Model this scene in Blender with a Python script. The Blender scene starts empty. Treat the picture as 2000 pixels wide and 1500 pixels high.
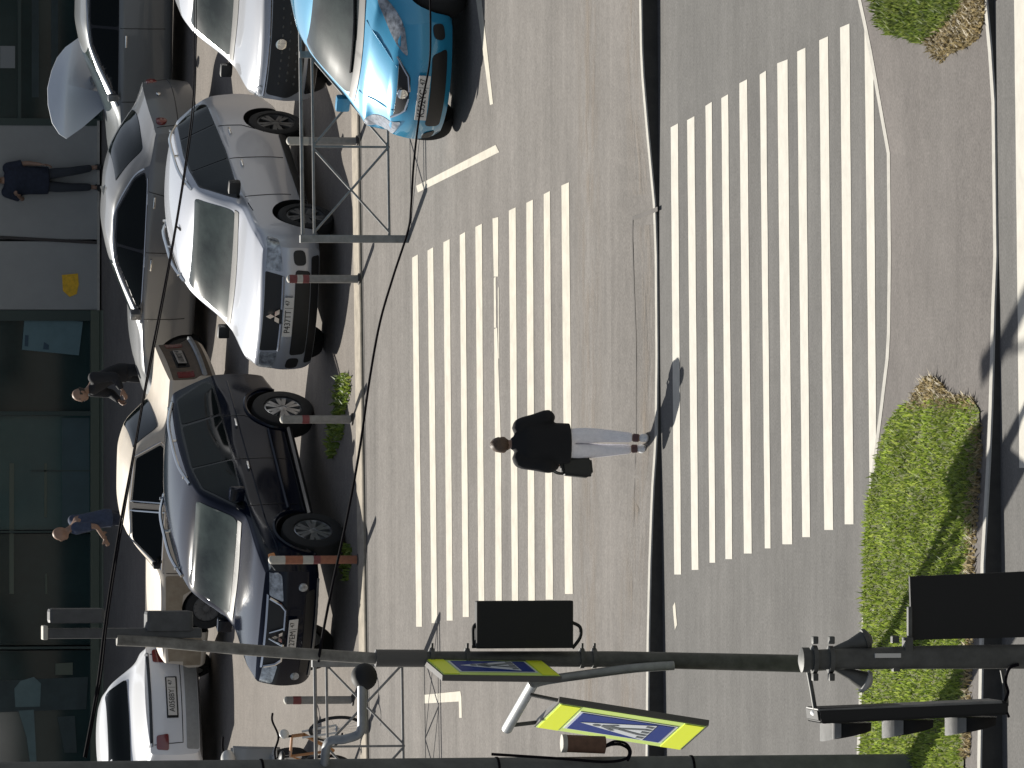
import bpy, bmesh, math, random
import numpy as np
from mathutils import Vector, Matrix, Quaternion
from mathutils.bvhtree import BVHTree
random.seed(7); rng = np.random.default_rng(7)
S = bpy.context.scene; C = S.collection
# ------------------------------------------------------------------ camera model (used to survey the photo)
FPX, CX, CY, CAMH = 16000.0, 1000.0, 750.0, 16.2
PITCH = math.atan(0.1844)
FW = Vector((0, math.cos(PITCH), -math.sin(PITCH))); DN = Vector((0, -math.sin(PITCH), -math.cos(PITCH))); RT = Vector((1, 0, 0))
CAM = Vector((0, 0, CAMH))
def ray(x, y): return FW + DN*((x-CX)/FPX) + RT*((CY-y)/FPX)
def gp(x, y, z=0.0):
    d = ray(x, y); return CAM + d*((z-CAMH)/d.z)
def at(x, y, Y):
    d = ray(x, y); return CAM + d*(Y/d.y)
# ------------------------------------------------------------------ materials
M = {}
def mat(name, col, rough=0.6, metal=0.0, var=0.0, scale=20.0, bump=0.0, coat=0.0, spec=0.5, col2=None, detail=6.0, stretch=None, emit=None, bscale=None):
    m = bpy.data.materials.new(name); m.use_nodes = True
    nt = m.node_tree; b = nt.nodes['Principled BSDF']
    b.inputs['Base Color'].default_value = (*col, 1); b.inputs['Roughness'].default_value = rough
    b.inputs['Metallic'].default_value = metal; b.inputs['Coat Weight'].default_value = coat
    b.inputs['Coat Roughness'].default_value = 0.04; b.inputs['Specular IOR Level'].default_value = spec
    if emit:
        b.inputs['Emission Color'].default_value = (*emit[0], 1); b.inputs['Emission Strength'].default_value = emit[1]
    if var > 0 or bump > 0 or col2:
        g = nt.nodes.new('ShaderNodeNewGeometry'); mp = nt.nodes.new('ShaderNodeMapping')
        if stretch: mp.inputs['Scale'].default_value = stretch
        nt.links.new(g.outputs['Position'], mp.inputs['Vector'])
        n = nt.nodes.new('ShaderNodeTexNoise'); n.inputs['Scale'].default_value = scale; n.inputs['Detail'].default_value = detail
        n.inputs['Roughness'].default_value = 0.65
        nt.links.new(mp.outputs['Vector'], n.inputs['Vector'])
        r = nt.nodes.new('ShaderNodeValToRGB')
        c2 = col2 or tuple(min(1, c*(1+var)) for c in col); c1 = col if col2 else tuple(c*(1-var) for c in col)
        r.color_ramp.elements[0].color = (*c1, 1); r.color_ramp.elements[1].color = (*c2, 1)
        r.color_ramp.elements[0].position = 0.33; r.color_ramp.elements[1].position = 0.67
        nt.links.new(n.outputs['Fac'], r.inputs['Fac']); nt.links.new(r.outputs['Color'], b.inputs['Base Color'])
        if bump > 0:
            n2 = n
            if bscale:
                n2 = nt.nodes.new('ShaderNodeTexNoise'); n2.inputs['Scale'].default_value = bscale; n2.inputs['Detail'].default_value = 4
                nt.links.new(g.outputs['Position'], n2.inputs['Vector'])
            bp = nt.nodes.new('ShaderNodeBump'); bp.inputs['Strength'].default_value = bump; bp.inputs['Distance'].default_value = 0.02
            nt.links.new(n2.outputs['Fac'], bp.inputs['Height']); nt.links.new(bp.outputs['Normal'], b.inputs['Normal'])
    m['bsdf'] = b.name; M[name] = m; return m
def asphalt(name, c, warm, streak=0.5):
    """speckled tarmac: fine aggregate, soft patches, traffic streaks running along the road (world X)"""
    m = bpy.data.materials.new(name); m.use_nodes = True; nt = m.node_tree; b = nt.nodes['Principled BSDF']
    b.inputs['Roughness'].default_value = 0.9; b.inputs['Specular IOR Level'].default_value = 0.12
    g = nt.nodes.new('ShaderNodeNewGeometry')
    def noise(sc, det, st=(1, 1, 1)):
        mp = nt.nodes.new('ShaderNodeMapping'); mp.inputs['Scale'].default_value = st
        nt.links.new(g.outputs['Position'], mp.inputs['Vector'])
        n = nt.nodes.new('ShaderNodeTexNoise'); n.inputs['Scale'].default_value = sc; n.inputs['Detail'].default_value = det
        nt.links.new(mp.outputs['Vector'], n.inputs['Vector']); return n.outputs['Fac']
    def mapr(s, lo, hi):
        r = nt.nodes.new('ShaderNodeMapRange'); r.inputs['From Min'].default_value = 0.3; r.inputs['From Max'].default_value = 0.7
        r.inputs['To Min'].default_value = lo; r.inputs['To Max'].default_value = hi
        nt.links.new(s, r.inputs['Value']); return r.outputs['Result']
    def mul(a, bb):
        x = nt.nodes.new('ShaderNodeMath'); x.operation = 'MULTIPLY'
        nt.links.new(a, x.inputs[0]); nt.links.new(bb, x.inputs[1]); return x.outputs[0]
    v = mul(mapr(noise(42, 8), 0.80, 1.20), mapr(noise(0.9, 5), 0.91, 1.09)); v = mul(v, mapr(noise(7, 6), .93, 1.07))
    v = mul(v, mapr(noise(1.6, 4, (0.06, 1.0, 1.0)), 1-0.12*streak, 1+0.12*streak))
    v = mul(v, mapr(noise(9, 4, (0.03, 1.0, 1.0)), 1-0.07*streak, 1+0.07*streak))
    mix = nt.nodes.new('ShaderNodeMix'); mix.data_type = 'RGBA'
    nt.links.new(noise(0.35, 4, (0.3, 1, 1)), mix.inputs[0])
    mix.inputs[6].default_value = (*c, 1); mix.inputs[7].default_value = (*warm, 1)
    vm = nt.nodes.new('ShaderNodeVectorMath'); vm.operation = 'SCALE'
    nt.links.new(mix.outputs[2], vm.inputs[0]); nt.links.new(v, vm.inputs['Scale'])
    nt.links.new(vm.outputs[0], b.inputs['Base Color'])
    bp = nt.nodes.new('ShaderNodeBump'); bp.inputs['Strength'].default_value = 0.06; bp.inputs['Distance'].default_value = 0.01
    nt.links.new(noise(60, 6), bp.inputs['Height']); nt.links.new(bp.outputs['Normal'], b.inputs['Normal'])
    M[name] = m; return m
# ------------------------------------------------------------------ object helpers
def tag(o, label=None, cat=None, group=None, kind=None):
    if label: o['label'] = label
    if cat: o['category'] = cat
    if group: o['group'] = group
    if kind: o['kind'] = kind
    return o
def thing(name, label, cat, loc=(0, 0, 0), rz=0.0, group=None):
    o = bpy.data.objects.new(name, None); C.objects.link(o); o.empty_display_size = 0.2
    o.location = loc; o.rotation_euler = (0, 0, rz); return tag(o, label, cat, group)
def inv(parent):
    m = Matrix.Identity(4); p = parent
    while p is not None:
        m = (Matrix.Translation(p.location) @ p.rotation_euler.to_matrix().to_4x4()) @ m; p = p.parent
    return m.inverted()
def obj(name, bm, m, parent=None, world=False, smooth=False, angle=40):
    if world and parent is not None: bmesh.ops.transform(bm, matrix=inv(parent), verts=bm.verts)
    me = bpy.data.meshes.new(name)
    bmesh.ops.recalc_face_normals(bm, faces=bm.faces)
    bm.to_mesh(me); bm.free()
    for mm in (m if isinstance(m, (list, tuple)) else [m]): me.materials.append(M[mm] if isinstance(mm, str) else mm)
    if smooth:
        for p in me.polygons: p.use_smooth = True
        me.set_sharp_from_angle(angle=math.radians(angle))
    o = bpy.data.objects.new(name, me); C.objects.link(o)
    if parent is not None: o.parent = parent
    return o
def struct(name, bm, m): return tag(obj(name, bm, m), kind='structure')
def NB(): return bmesh.new()
def box(bm, c, s, rot=None, bev=0.0, mi=0):
    mtx = Matrix.Translation(c) @ (rot.to_4x4() if rot else Matrix.Identity(4)) @ Matrix.Diagonal((*s, 1))
    r = bmesh.ops.create_cube(bm, size=1.0, matrix=mtx)
    if bev > 0:
        es = list({e for v in r['verts'] for e in v.link_edges})
        bmesh.ops.bevel(bm, geom=es, offset=bev, segments=2, affect='EDGES', profile=0.6)
    return bm
def basis(d):
    d = Vector(d).normalized(); return d.to_track_quat('Z', 'Y').to_matrix()
def tube(bm, p0, p1, r0, r1=None, n=12, caps=True):
    p0, p1 = Vector(p0), Vector(p1); d = p1-p0; r1 = r0 if r1 is None else r1
    R = basis(d); a = [bm.verts.new(p0+R@Vector((r0*math.cos(t), r0*math.sin(t), 0))) for t in [2*math.pi*i/n for i in range(n)]]
    b = [bm.verts.new(p1+R@Vector((r1*math.cos(t), r1*math.sin(t), 0))) for t in [2*math.pi*i/n for i in range(n)]]
    for i in range(n): bm.faces.new((a[i], a[(i+1) % n], b[(i+1) % n], b[i]))
    if caps: bm.faces.new(a[::-1]); bm.faces.new(b)
    return bm
def polytube(bm, pts, r, n=10):
    pts = [Vector(p) for p in pts]; rs = r if isinstance(r, (list, tuple)) else [r]*len(pts); rings = []; up = None
    for i, p in enumerate(pts):
        d = (pts[min(i+1, len(pts)-1)]-pts[max(i-1, 0)]).normalized()
        if up is None: up = Vector((0, 0, 1)) if abs(d.z) < 0.9 else Vector((1, 0, 0))
        x = d.cross(up).normalized(); y = x.cross(d).normalized(); up = y
        rings.append([bm.verts.new(p+(x*math.cos(t)+y*math.sin(t))*rs[i]) for t in [2*math.pi*k/n for k in range(n)]])
    for a, b in zip(rings, rings[1:]):
        for k in range(n): bm.faces.new((a[k], a[(k+1) % n], b[(k+1) % n], b[k]))
    bm.faces.new(rings[0][::-1]); bm.faces.new(rings[-1]); return bm
def smooth_pts(pts, k=6):
    pts = [Vector(p) for p in pts]; out = []
    for i in range(len(pts)-1):
        a, b, c, d = pts[max(i-1, 0)], pts[i], pts[i+1], pts[min(i+2, len(pts)-1)]
        for j in range(k):
            t = j/k; out.append(0.5*((2*b)+(c-a)*t+(2*a-5*b+4*c-d)*t*t+(3*b-3*c+d-a)*t**3))
    out.append(pts[-1]); return out
def lathe(bm, prof, n=24, mtx=Matrix.Identity(4), closed=False):
    rings = []
    for r, z in prof:
        rings.append([bm.verts.new(mtx@Vector((r*math.cos(2*math.pi*i/n), r*math.sin(2*math.pi*i/n), z))) for i in range(n)])
    if closed: rings.append(rings[0])
    for a, b in zip(rings, rings[1:]):
        for i in range(n): bm.faces.new((a[i], a[(i+1) % n], b[(i+1) % n], b[i]))
    if not closed:
        bm.faces.new(rings[0][::-1]); bm.faces.new(rings[-1])
    return bm
def ball(bm, c, s, u=16, v=10, rot=None):
    mtx = Matrix.Translation(c) @ (rot.to_4x4() if rot else Matrix.Identity(4)) @ Matrix.Diagonal((*s, 1))
    bmesh.ops.create_uvsphere(bm, u_segments=u, v_segments=v, radius=1.0, matrix=mtx); return bm
def prism(bm, pts, d):
    """closed outline (3D points) extruded by vector d"""
    a = [bm.verts.new(Vector(p)) for p in pts]; b = [bm.verts.new(Vector(p)+Vector(d)) for p in pts]; n = len(a)
    for i in range(n): bm.faces.new((a[i], a[(i+1) % n], b[(i+1) % n], b[i]))
    bm.faces.new(a[::-1]); bm.faces.new(b); return bm
def flat(bm, pts):
    bm.faces.new([bm.verts.new(Vector(p)) for p in pts]); return bm
def grid(bm, rows):
    vs = [[bm.verts.new(Vector(p)) for p in r] for r in rows]
    for a, b in zip(vs, vs[1:]):
        for i in range(len(a)-1): bm.faces.new((a[i], a[i+1], b[i+1], b[i]))
    return bm
def pbox(bm, x0, y0, x1, y1, Y, depth, bev=0.0):
    """upright box that covers photo region x0..x1, y0..y1 when it stands at depth Y"""
    p, q = at(x0, y1, Y), at(x1, y0, Y); c = (p+q)/2
    return box(bm, (c.x, Y+depth/2, c.z), (abs(q.x-p.x), depth, abs(p.z-q.z)), bev=bev)
def roundpoly(pts, r, k=4):
    out = []; n = len(pts)
    for i in range(n):
        p0, p, p1 = Vector(pts[i-1]), Vector(pts[i]), Vector(pts[(i+1) % n])
        a, b = (p0-p), (p1-p); rr = min(r, a.length*0.45, b.length*0.45)
        q0, q1 = p+a.normalized()*rr, p+b.normalized()*rr
        for j in range(k+1):
            t = j/k; out.append(((1-t)**2)*q0+2*(1-t)*t*p+t*t*q1)
    return out
def text_bm(s, size, mtx, depth=0.002):
    cu = bpy.data.curves.new('lettering', 'FONT'); cu.body = s; cu.size = size; cu.align_x = 'CENTER'; cu.align_y = 'CENTER'; cu.extrude = depth
    o = bpy.data.objects.new('lettering', cu); C.objects.link(o); bpy.context.view_layer.update()
    me = bpy.data.meshes.new_from_object(o.evaluated_get(bpy.context.evaluated_depsgraph_get()))
    bm = bmesh.new(); bm.from_mesh(me); bmesh.ops.transform(bm, matrix=mtx, verts=bm.verts)
    bpy.data.objects.remove(o); bpy.data.curves.remove(cu); bpy.data.meshes.remove(me); return bm
def evalmesh(o):
    bpy.context.view_layer.update(); dg = bpy.context.evaluated_depsgraph_get()
    return bpy.data.meshes.new_from_object(o.evaluated_get(dg))
# ------------------------------------------------------------------ cars
def pchip(pts):
    xs = np.array([p[0] for p in pts], float); ys = np.array([p[1] for p in pts], float)
    o = np.argsort(xs); xs, ys = xs[o], ys[o]; h = np.diff(xs); d = np.diff(ys)/h; n = len(xs); m = np.zeros(n)
    if n == 2: m[:] = d[0]
    else:
        for i in range(1, n-1):
            if d[i-1]*d[i] > 0:
                w1, w2 = 2*h[i]+h[i-1], h[i]+2*h[i-1]; m[i] = (w1+w2)/(w1/d[i-1]+w2/d[i])
        m[0], m[-1] = d[0], d[-1]
    def f(x):
        x = min(max(x, xs[0]), xs[-1]); i = min(max(int(np.searchsorted(xs, x)-1), 0), n-2); t = (x-xs[i])/h[i]
        return ((2*t**3-3*t**2+1)*ys[i]+(t**3-2*t**2+t)*h[i]*m[i]+(-2*t**3+3*t**2)*ys[i+1]+(t**3-t**2)*h[i]*m[i+1])
    return f
def sstep(t): t = min(max(t, 0), 1); return t*t*(3-2*t)
def car_shell(sp):
    F, B = sp['F'], sp['B']; W = sp['W']
    zt, zb, wr, wb, wm, zs = [pchip(sp[k]) for k in ('zt', 'zb', 'wr', 'wb', 'wm', 'zs')]
    fp, rp = pchip(sp['fp']), pchip(sp['rp']); crown = pchip(sp.get('crown', [(F, .05), (B, .05)]))
    ns, m, k = 76, 16, 5
    xs = [F+(B-F)*i/ns for i in range(ns+1)]
    bm = bmesh.new(); loops = []; grids = []
    def warp(x, y, z):
        a = sstep((x-(F-.75))/.75); b = sstep(((B+.85)-x)/.85); q = (y/W)**2
        return Vector((x+a*(fp(z)-sp['bowf']*q)+b*(rp(z)+sp['bowr']*q), y, z))
    def section(x):
        ztc, z_b, w_r, w_b, w_m, z_s = zt(x), zb(x), wr(x), wb(x), wm(x), zs(x)
        zr = ztc-crown(x); z_b = min(z_b, zr-.02)
        P = [(w_m*.90, z_s), (w_m*.965, z_s+.05), (w_m*.99, z_s+.18), (w_m, z_s+.5*(z_b-z_s)), (w_m*.4+w_b*.6, z_b-.10), (w_b, z_b-.015),
             (w_b*.93+w_r*.07-.005, z_b+(zr-z_b)*.12), (w_b*.45+w_r*.55+.012, z_b+(zr-z_b)*.58), (w_r+.035, zr-.035*min(1, (zr-z_b)/.2)), (w_r-.03, zr)]
        P = [Vector((p[0], p[1], 0)) for p in P]; side = smooth_pts(P, k)
        return side, ztc, zr
    for x in xs:
        side, ztc, zr = section(x); n = len(side); L = []
        yb = side[0].x; yt = side[-1].x
        bottom = [warp(x, -yb+2*yb*i/m, side[0].y) for i in range(m+1)]
        right = [warp(x, -p.x, p.y) for p in side]; left = [warp(x, p.x, p.y) for p in side]
        top = [warp(x, -yt+2*yt*i/m, ztc-(ztc-zr)*abs(-1+2*i/m)**2.2) for i in range(m+1)]
        loops.append((bottom, left, top, right))
    rings = []
    for bo, le, to, ri in loops:
        seq = bo[:-1]+le[:-1]+to[::-1][:-1]+ri[::-1][:-1]
        rings.append([bm.verts.new(p) for p in seq])
    N = len(rings[0])
    for a, b in zip(rings, rings[1:]):
        for i in range(N): bm.faces.new((a[i], a[(i+1) % N], b[(i+1) % N], b[i]))
    n = len(loops[0][1])
    for idx, x in ((0, F), (-1, B)):
        side, ztc, zr = section(x); ring = rings[idx]
        def edge(r, c):
            if r == 0: return ring[c]
            if r == n-1: return ring[m+(n-1)+(m-c)] if c > 0 else ring[(m+(n-1)+m) % N]
            if c == m: return ring[m+r]
            if c == 0: return ring[(m+(n-1)+m+(n-1)-r) % N]
        G = []
        for r in range(n):
            row = []
            for c in range(m+1):
                e = edge(r, c) if (r in (0, n-1) or c in (0, m)) else None
                if e is None: e = bm.verts.new(warp(x, -side[r].x+2*side[r].x*c/m, side[r].y))
                row.append(e)
            G.append(row)
        for r in range(n-1):
            for c in range(m):
                try: bm.faces.new((G[r][c], G[r][c+1], G[r+1][c+1], G[r+1][c]))
                except ValueError: pass
    bmesh.ops.recalc_face_normals(bm, faces=bm.faces)
    return bm
class Car:
    def __init__(s, sp, name, label, cat, loc, rz, paint, group=None):
        s.sp = sp; s.root = thing(name, label, cat, loc, rz, group)
        bm = car_shell(sp); me = bpy.data.meshes.new('body'); bm.to_mesh(me); bm.free()
        me.materials.append(M[paint]); me.materials.append(M['black_plastic'])
        tmp = bpy.data.objects.new('body', me); C.objects.link(tmp)
        cb = NB()
        for x in (sp['xf'], sp['xr']):
            for sy in (1, -1): tube(cb, (x, sy*sp['W']*.52, sp['R']+.01), (x, sy*sp['W']*1.25, sp['R']+.01), sp['RA'], n=40)
        cm = bpy.data.meshes.new('arch'); bmesh.ops.recalc_face_normals(cb, faces=cb.faces); cb.to_mesh(cm); cb.free()
        cm.materials.append(M[paint]); cm.materials.append(M['black_plastic'])
        for p in cm.polygons: p.material_index = 1
        co = bpy.data.objects.new('arch', cm); C.objects.link(co)
        md = tmp.modifiers.new('b', 'BOOLEAN'); md.object = co; md.operation = 'DIFFERENCE'; md.solver = 'EXACT'
        me2 = evalmesh(tmp); me2.name = 'body'
        bpy.data.objects.remove(tmp); bpy.data.objects.remove(co)
        for p in me2.polygons: p.use_smooth = True
        me2.set_sharp_from_angle(angle=math.radians(32))
        s.body = bpy.data.objects.new('body', me2); C.objects.link(s.body); s.body.parent = s.root
        b2 = bmesh.new(); b2.from_mesh(me2); s.bvh = BVHTree.FromBMesh(b2); b2.free()
    DIR = {'F': Vector((-1, 0, 0)), 'B': Vector((1, 0, 0)), 'L': Vector((0, -1, 0)), 'R': Vector((0, 1, 0)), 'T': Vector((0, 0, -1))}
    def to3(s, plane, a, b):
        return {'F': Vector((6, a, b)), 'B': Vector((-6, a, b)), 'L': Vector((a, 6, b)), 'R': Vector((a, -6, b)), 'T': Vector((a, b, 6))}[plane]
    def hit(s, plane, a, b, off):
        o = s.to3(plane, a, b); d = s.DIR[plane]; h = s.bvh.ray_cast(o, d)
        if h[0] is None: h = s.bvh.find_nearest(o+d*4); return h[0]+h[1]*off
        nrm = h[1] if h[1].dot(d) < 0 else -h[1]
        return h[0]+(nrm*.6-d*.4)*off
    def patch(s, name, plane, poly, m, off=.006, rnd=.03, parent=None, step=.06, thick=.02):
        """a panel of that outline (car side/front/top view) laid on the body skin"""
        pts = roundpoly(poly, rnd) if rnd else [Vector(p) for p in poly]
        bm = NB(); dense = []
        for i in range(len(pts)):
            a, b = pts[i], pts[(i+1) % len(pts)]; k = max(1, int((b-a).length/step))
            for j in range(k): dense.append(a.lerp(b, j/k))
        bm.faces.new([bm.verts.new((p[0], p[1], 0)) for p in dense])
        for ax in (0, 1):
            lo, hi = min(p[ax] for p in dense), max(p[ax] for p in dense); nn = int((hi-lo)/step)
            for i in range(1, nn+1):
                co = [0, 0, 0]; co[ax] = lo+(hi-lo)*i/(nn+1); no = [0, 0, 0]; no[ax] = 1
                bmesh.ops.bisect_plane(bm, geom=bm.verts[:]+bm.edges[:]+bm.faces[:], plane_co=co, plane_no=no)
        for v in bm.verts: v.co = s.hit(plane, v.co.x, v.co.y, off)
        d = s.DIR[plane]
        be = [e for e in bm.edges if e.is_boundary]; r = bmesh.ops.extrude_edge_only(bm, edges=be)
        for v in [g for g in r['geom'] if isinstance(g, bmesh.types.BMVert)]: v.co += d*thick
        return obj(name, bm, m, parent or s.root, smooth=True, angle=50)
    def line(s, bm, plane, pts, w=.007, off=.003):
        pts = [Vector(p) for p in pts]; out = []
        for a, b in zip(pts, pts[1:]):
            k = max(1, int((b-a).length/.06))
            for j in range(k): out.append(a.lerp(b, j/k))
        out.append(pts[-1]); P = [s.hit(plane, p[0], p[1], off) for p in out]
        polytube(bm, P, w, n=5); return bm
    def wheels(s, tyre='tyre', rim='alloy', spokes=5, wd=.21, inset=.0):
        sp = s.sp; R = sp['R']; rr = sp['rim']
        for x in (sp['xf'], sp['xr']):
            for sy in (1, -1):
                w = bpy.data.objects.new('wheel', None); C.objects.link(w); w.parent = s.root; w.location = (x, sy*(sp['TR']-inset), R)
                w.empty_display_size = .2
                rot = Matrix.Rotation(-math.pi/2*sy, 4, 'X')   # local +z -> outward
                h = wd/2; bm = NB()
                lathe(bm, [(rr*.98, h*.75), (rr*1.03, h*.98), (R*.90, h), (R*.975, h*.86), (R, h*.55), (R, -h*.55), (R*.975, -h*.86), (R*.9, -h), (rr, -h)], 36, rot, closed=True)
                obj('tyre', bm, tyre, w, smooth=True, angle=40)
                bm = NB(); lathe(bm, [(rr, -h*.8), (rr*1.0, h*.8), (rr*.93, h*.86), (rr*.9, h*.55), (rr*.86, -h*.2)], 36, rot, closed=False)
                lathe(bm, [(.075, -h*.1), (.07, h*.72), (.03, h*.8)], 16, rot)
                for i in range(spokes):
                    for da in (-.16, .16):
                        a = 2*math.pi*i/spokes+da; ca, sa = math.cos(a), math.sin(a)
                        a2 = 2*math.pi*i/spokes+da*1.2
                        p0 = Vector((.05*ca, .05*sa, h*.62)); p1 = Vector((rr*.93*math.cos(a2), rr*.93*math.sin(a2), h*.62))
                        dd = (p1-p0); q = Vector((-dd.y, dd.x, 0)).normalized()*.022
                        prism(bm, [rot@(p0-q), rot@(p0+q), rot@(p1+q*1.3), rot@(p1-q*1.3)], rot@Vector((0, 0, h*.2)))
                obj('rim', bm, rim, w, smooth=True, angle=30)
    def mirror(s, x, z, m, sx=.10, sz=.075):
        for sy in (1, -1):
            w = abs(s.hit('L' if sy > 0 else 'R', x, z-.04, 0).y); bm = NB()
            box(bm, (x+.01, sy*(w+.11), z+.03), (sx, .17, sz*2), bev=.03)
            tube(bm, (x, sy*(w-.03), z-.03), (x+.01, sy*(w+.07), z+.0), .022, n=8)
            obj('side_mirror', bm, m, s.root, smooth=True, angle=50)
    def handles(s, spots, m):
        for x, z in spots:
            for pl in ('L', 'R'):
                p = s.hit(pl, x, z, .012); bm = NB(); box(bm, p, (.17, .03, .03), bev=.01); obj('door_handle', bm, m, s.root, smooth=True)
    def plate(s, plane, z, txt, region, y=0.0, tilt=0.0, off=.03):
        p = s.hit(plane, y, z, off); sg = 1 if plane == 'F' else -1
        bm = NB(); R = Matrix.Rotation(-sg*tilt, 3, 'Y'); box(bm, p, (.012, .53, .118), rot=R, bev=.004)
        pl = obj('number_plate', bm, 'plate_white', s.root)
        # lettering: local x to the reader's right, y up, facing the reader
        base = Matrix(((0, 0, sg), (sg, 0, 0), (0, 1, 0))).to_4x4()
        T = Matrix.Translation(p) @ R.to_4x4() @ base
        bm = text_bm(txt, .105, T @ Matrix.Translation((-.06, .0, .0075)) @ Matrix.Diagonal((.92, 1, 1, 1)))
        b2 = text_bm(region, .075, T @ Matrix.Translation((.195, .016, .0075)))
        me = bpy.data.meshes.new('t'); b2.to_mesh(me); b2.free(); bm.from_mesh(me); bpy.data.meshes.remove(me)
        for dx in (.125, ): box(bm, T @ Vector((dx, 0, .007)), (.004, .004, .10), rot=R)
        obj('plate_lettering', bm, 'plate_ink', pl)
        return p
def three_diamond(car, z, size, m, y=0.0, off=.03):
    p = car.hit('F', y, z, off); bm = NB()
    for k in range(3):
        a = math.pi/2+2*math.pi*k/3; d = Vector((math.cos(a), math.sin(a))); q = Vector((-d.y, d.x))
        o = [(0, 0), tuple(d*.5+q*.29), tuple(d*1.0), tuple(d*.5-q*.29)]
        prism(bm, [p+Vector((0, u*size, v*size)) for u, v in o], (.012, 0, 0))
    return obj('emblem', bm, m, car.root)
# ------------------------------------------------------------------ palette
asphalt('tarmac_side', (.146, .138, .129), (.160, .147, .135), 0.9)
asphalt('tarmac_main', (.107, .105, .101), (.117, .112, .106), 0.7)
asphalt('tarmac_island', (.118, .110, .104), (.132, .119, .111), 0.3)
asphalt('tarmac_park', (.165, .150, .136), (.155, .138, .122), 0.2)
mat('ground_soil', (.10, .09, .07), .95, var=.2, scale=3)
mat('paint_road', (.405, .376, .308), .75, var=.14, scale=5, detail=10)
mat('paint_road_white', (.40, .38, .33), .75, var=.11, scale=5, detail=10)
mat('kerb_stone', (.34, .325, .29), .85, var=.12, scale=12, bump=.2)
mat('kerb_sand', (.27, .235, .185), .9, var=.25, scale=5, bump=.3, detail=8)
mat('tar_seam', (.05, .042, .036), .8, var=.3, scale=6)
mat('sand', (.205, .170, .138), .95, var=.12, scale=6)
mat('silver_paint', (.44, .455, .49), .32, metal=.45, coat=.7)
mat('navy_paint', (.003, .005, .013), .13, coat=.06, spec=.22)
mat('blue_paint', (.02, .27, .47), .28, metal=.2, coat=.9)
mat('grey_paint', (.15, .155, .16), .32, metal=.3, coat=.5)
mat('dark_grey_paint', (.12, .13, .135), .3, metal=.3, coat=.5)
mat('pale_silver_paint', (.42, .43, .45), .28, metal=.4, coat=.8)
mat('white_paint', (.72, .73, .75), .3, coat=.6)
mat('cream_paint', (.50, .44, .36), .55, var=.08, scale=4, coat=.15)
mat('rust_shaded', (.075, .058, .042), .75, col2=(.12, .085, .055), scale=9, detail=9)  # rust brown, deepened in colour for the shade on the rear panel
mat('plate_dim', (.30, .28, .25), .6)
mat('rusty_paint', (.22, .17, .115), .7, col2=(.30, .25, .18), scale=9, detail=9)
mat('bonnet_paint', (.62, .66, .72), .35, metal=.2, coat=.5)
mat('curtain_teal', (.035, .065, .07), .6, var=.12, scale=3)
mat('display_dim', (.030, .045, .045), .7, var=.25, scale=3)
mat('black_plastic', (.012, .012, .012), .55)
mat('dark_trim', (.008, .008, .009), .25)
mat('tyre', (.014, .014, .014), .85)
mat('glass', (.004, .006, .006), .05, spec=.16)
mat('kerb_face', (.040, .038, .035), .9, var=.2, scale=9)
mat('screen_glass', (.012, .018, .017), .04, spec=.4, coat=.2, col2=(.05, .066, .06), scale=1.6, detail=5)
M['screen_glass'].node_tree.nodes['Principled BSDF'].inputs['Coat Roughness'].default_value = .13
mat('chrome', (.75, .75, .74), .12, metal=1.0)
mat('alloy', (.42, .43, .44), .3, metal=.8)
mat('steel_rim', (.10, .10, .10), .5, metal=.3)
mat('lamp_glass', (.30, .32, .34), .08, metal=.35, coat=1.0, var=.5, scale=14, detail=2)
mat('lamp_red', (.16, .012, .012), .15, coat=.8)
mat('lamp_amber', (.5, .16, .02), .2, coat=.8)
mat('plate_white', (.62, .60, .56), .5)
mat('plate_ink', (.02, .02, .02), .5)
mat('galvanised', (.26, .27, .275), .5, metal=.35, var=.18, scale=9)
mat('galvanised_light', (.42, .43, .43), .5, metal=.3, var=.12, scale=9)
mat('rail_paint', (.20, .20, .195), .55, metal=.3, var=.2, scale=12)
mat('dark_pole', (.080, .080, .074), .6, metal=.2, var=.3, scale=8, bump=.1)
mat('rusty_pole', (.10, .092, .08), .55, col2=(.25, .24, .215), scale=7, detail=8)
mat('concrete', (.115, .118, .112), .9, var=.18, scale=6, bump=.3, bscale=30)
mat('black_matt', (.006, .006, .006), .7)
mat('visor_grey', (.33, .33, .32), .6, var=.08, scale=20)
mat('cable', (.006, .005, .007), .9, spec=.1)
mat('lamp_grey', (.060, .062, .065), .6, var=.2, scale=9)
mat('sign_blue_deep', (.006, .03, .21), .5, spec=.2)
mat('bollard_grey', (.23, .225, .21), .75, var=.15, scale=14)
mat('bollard_orange', (.30, .115, .062), .7, var=.2, scale=14)
mat('bollard_red', (.17, .040, .040), .6, var=.2, scale=14)
mat('bollard_white', (.42, .40, .35), .7, var=.1, scale=14)
mat('sign_yellow', (.80, .90, .02), .45)
mat('sign_lime', (.62, .80, .20), .45)
mat('sign_blue', (.012, .055, .30), .4)
mat('sign_white', (.62, .65, .68), .5)
mat('sign_grey', (.10, .115, .13), .5)
mat('sign_edge', (.09, .085, .08), .5)
mat('box_rust', (.12, .062, .038), .75, var=.25, scale=14)
mat('facade_white', (.255, .258, .25), .7, var=.05, scale=3)
mat('facade_seam', (.035, .03, .028), .7)
mat('facade_frame', (.024, .042, .036), .5)
mat('facade_frame_light', (.080, .096, .068), .5)
mat('facade_glass', (.008, .020, .020), .10, spec=.5, col2=(.016, .036, .035), scale=1.1)
mat('facade_glass_teal', (.018, .056, .056), .12, spec=.5, col2=(.032, .080, .079), scale=.9)
mat('poster', (.085, .15, .165), .6, var=.1, scale=4)
mat('poster_ink', (.02, .05, .075), .6)
mat('curtain', (.10, .15, .15), .7, var=.15, scale=3)
mat('sticker_yellow', (.62, .36, .015), .6, var=.2, scale=20)
mat('notice_paper', (.20, .21, .21), .7)
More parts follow.
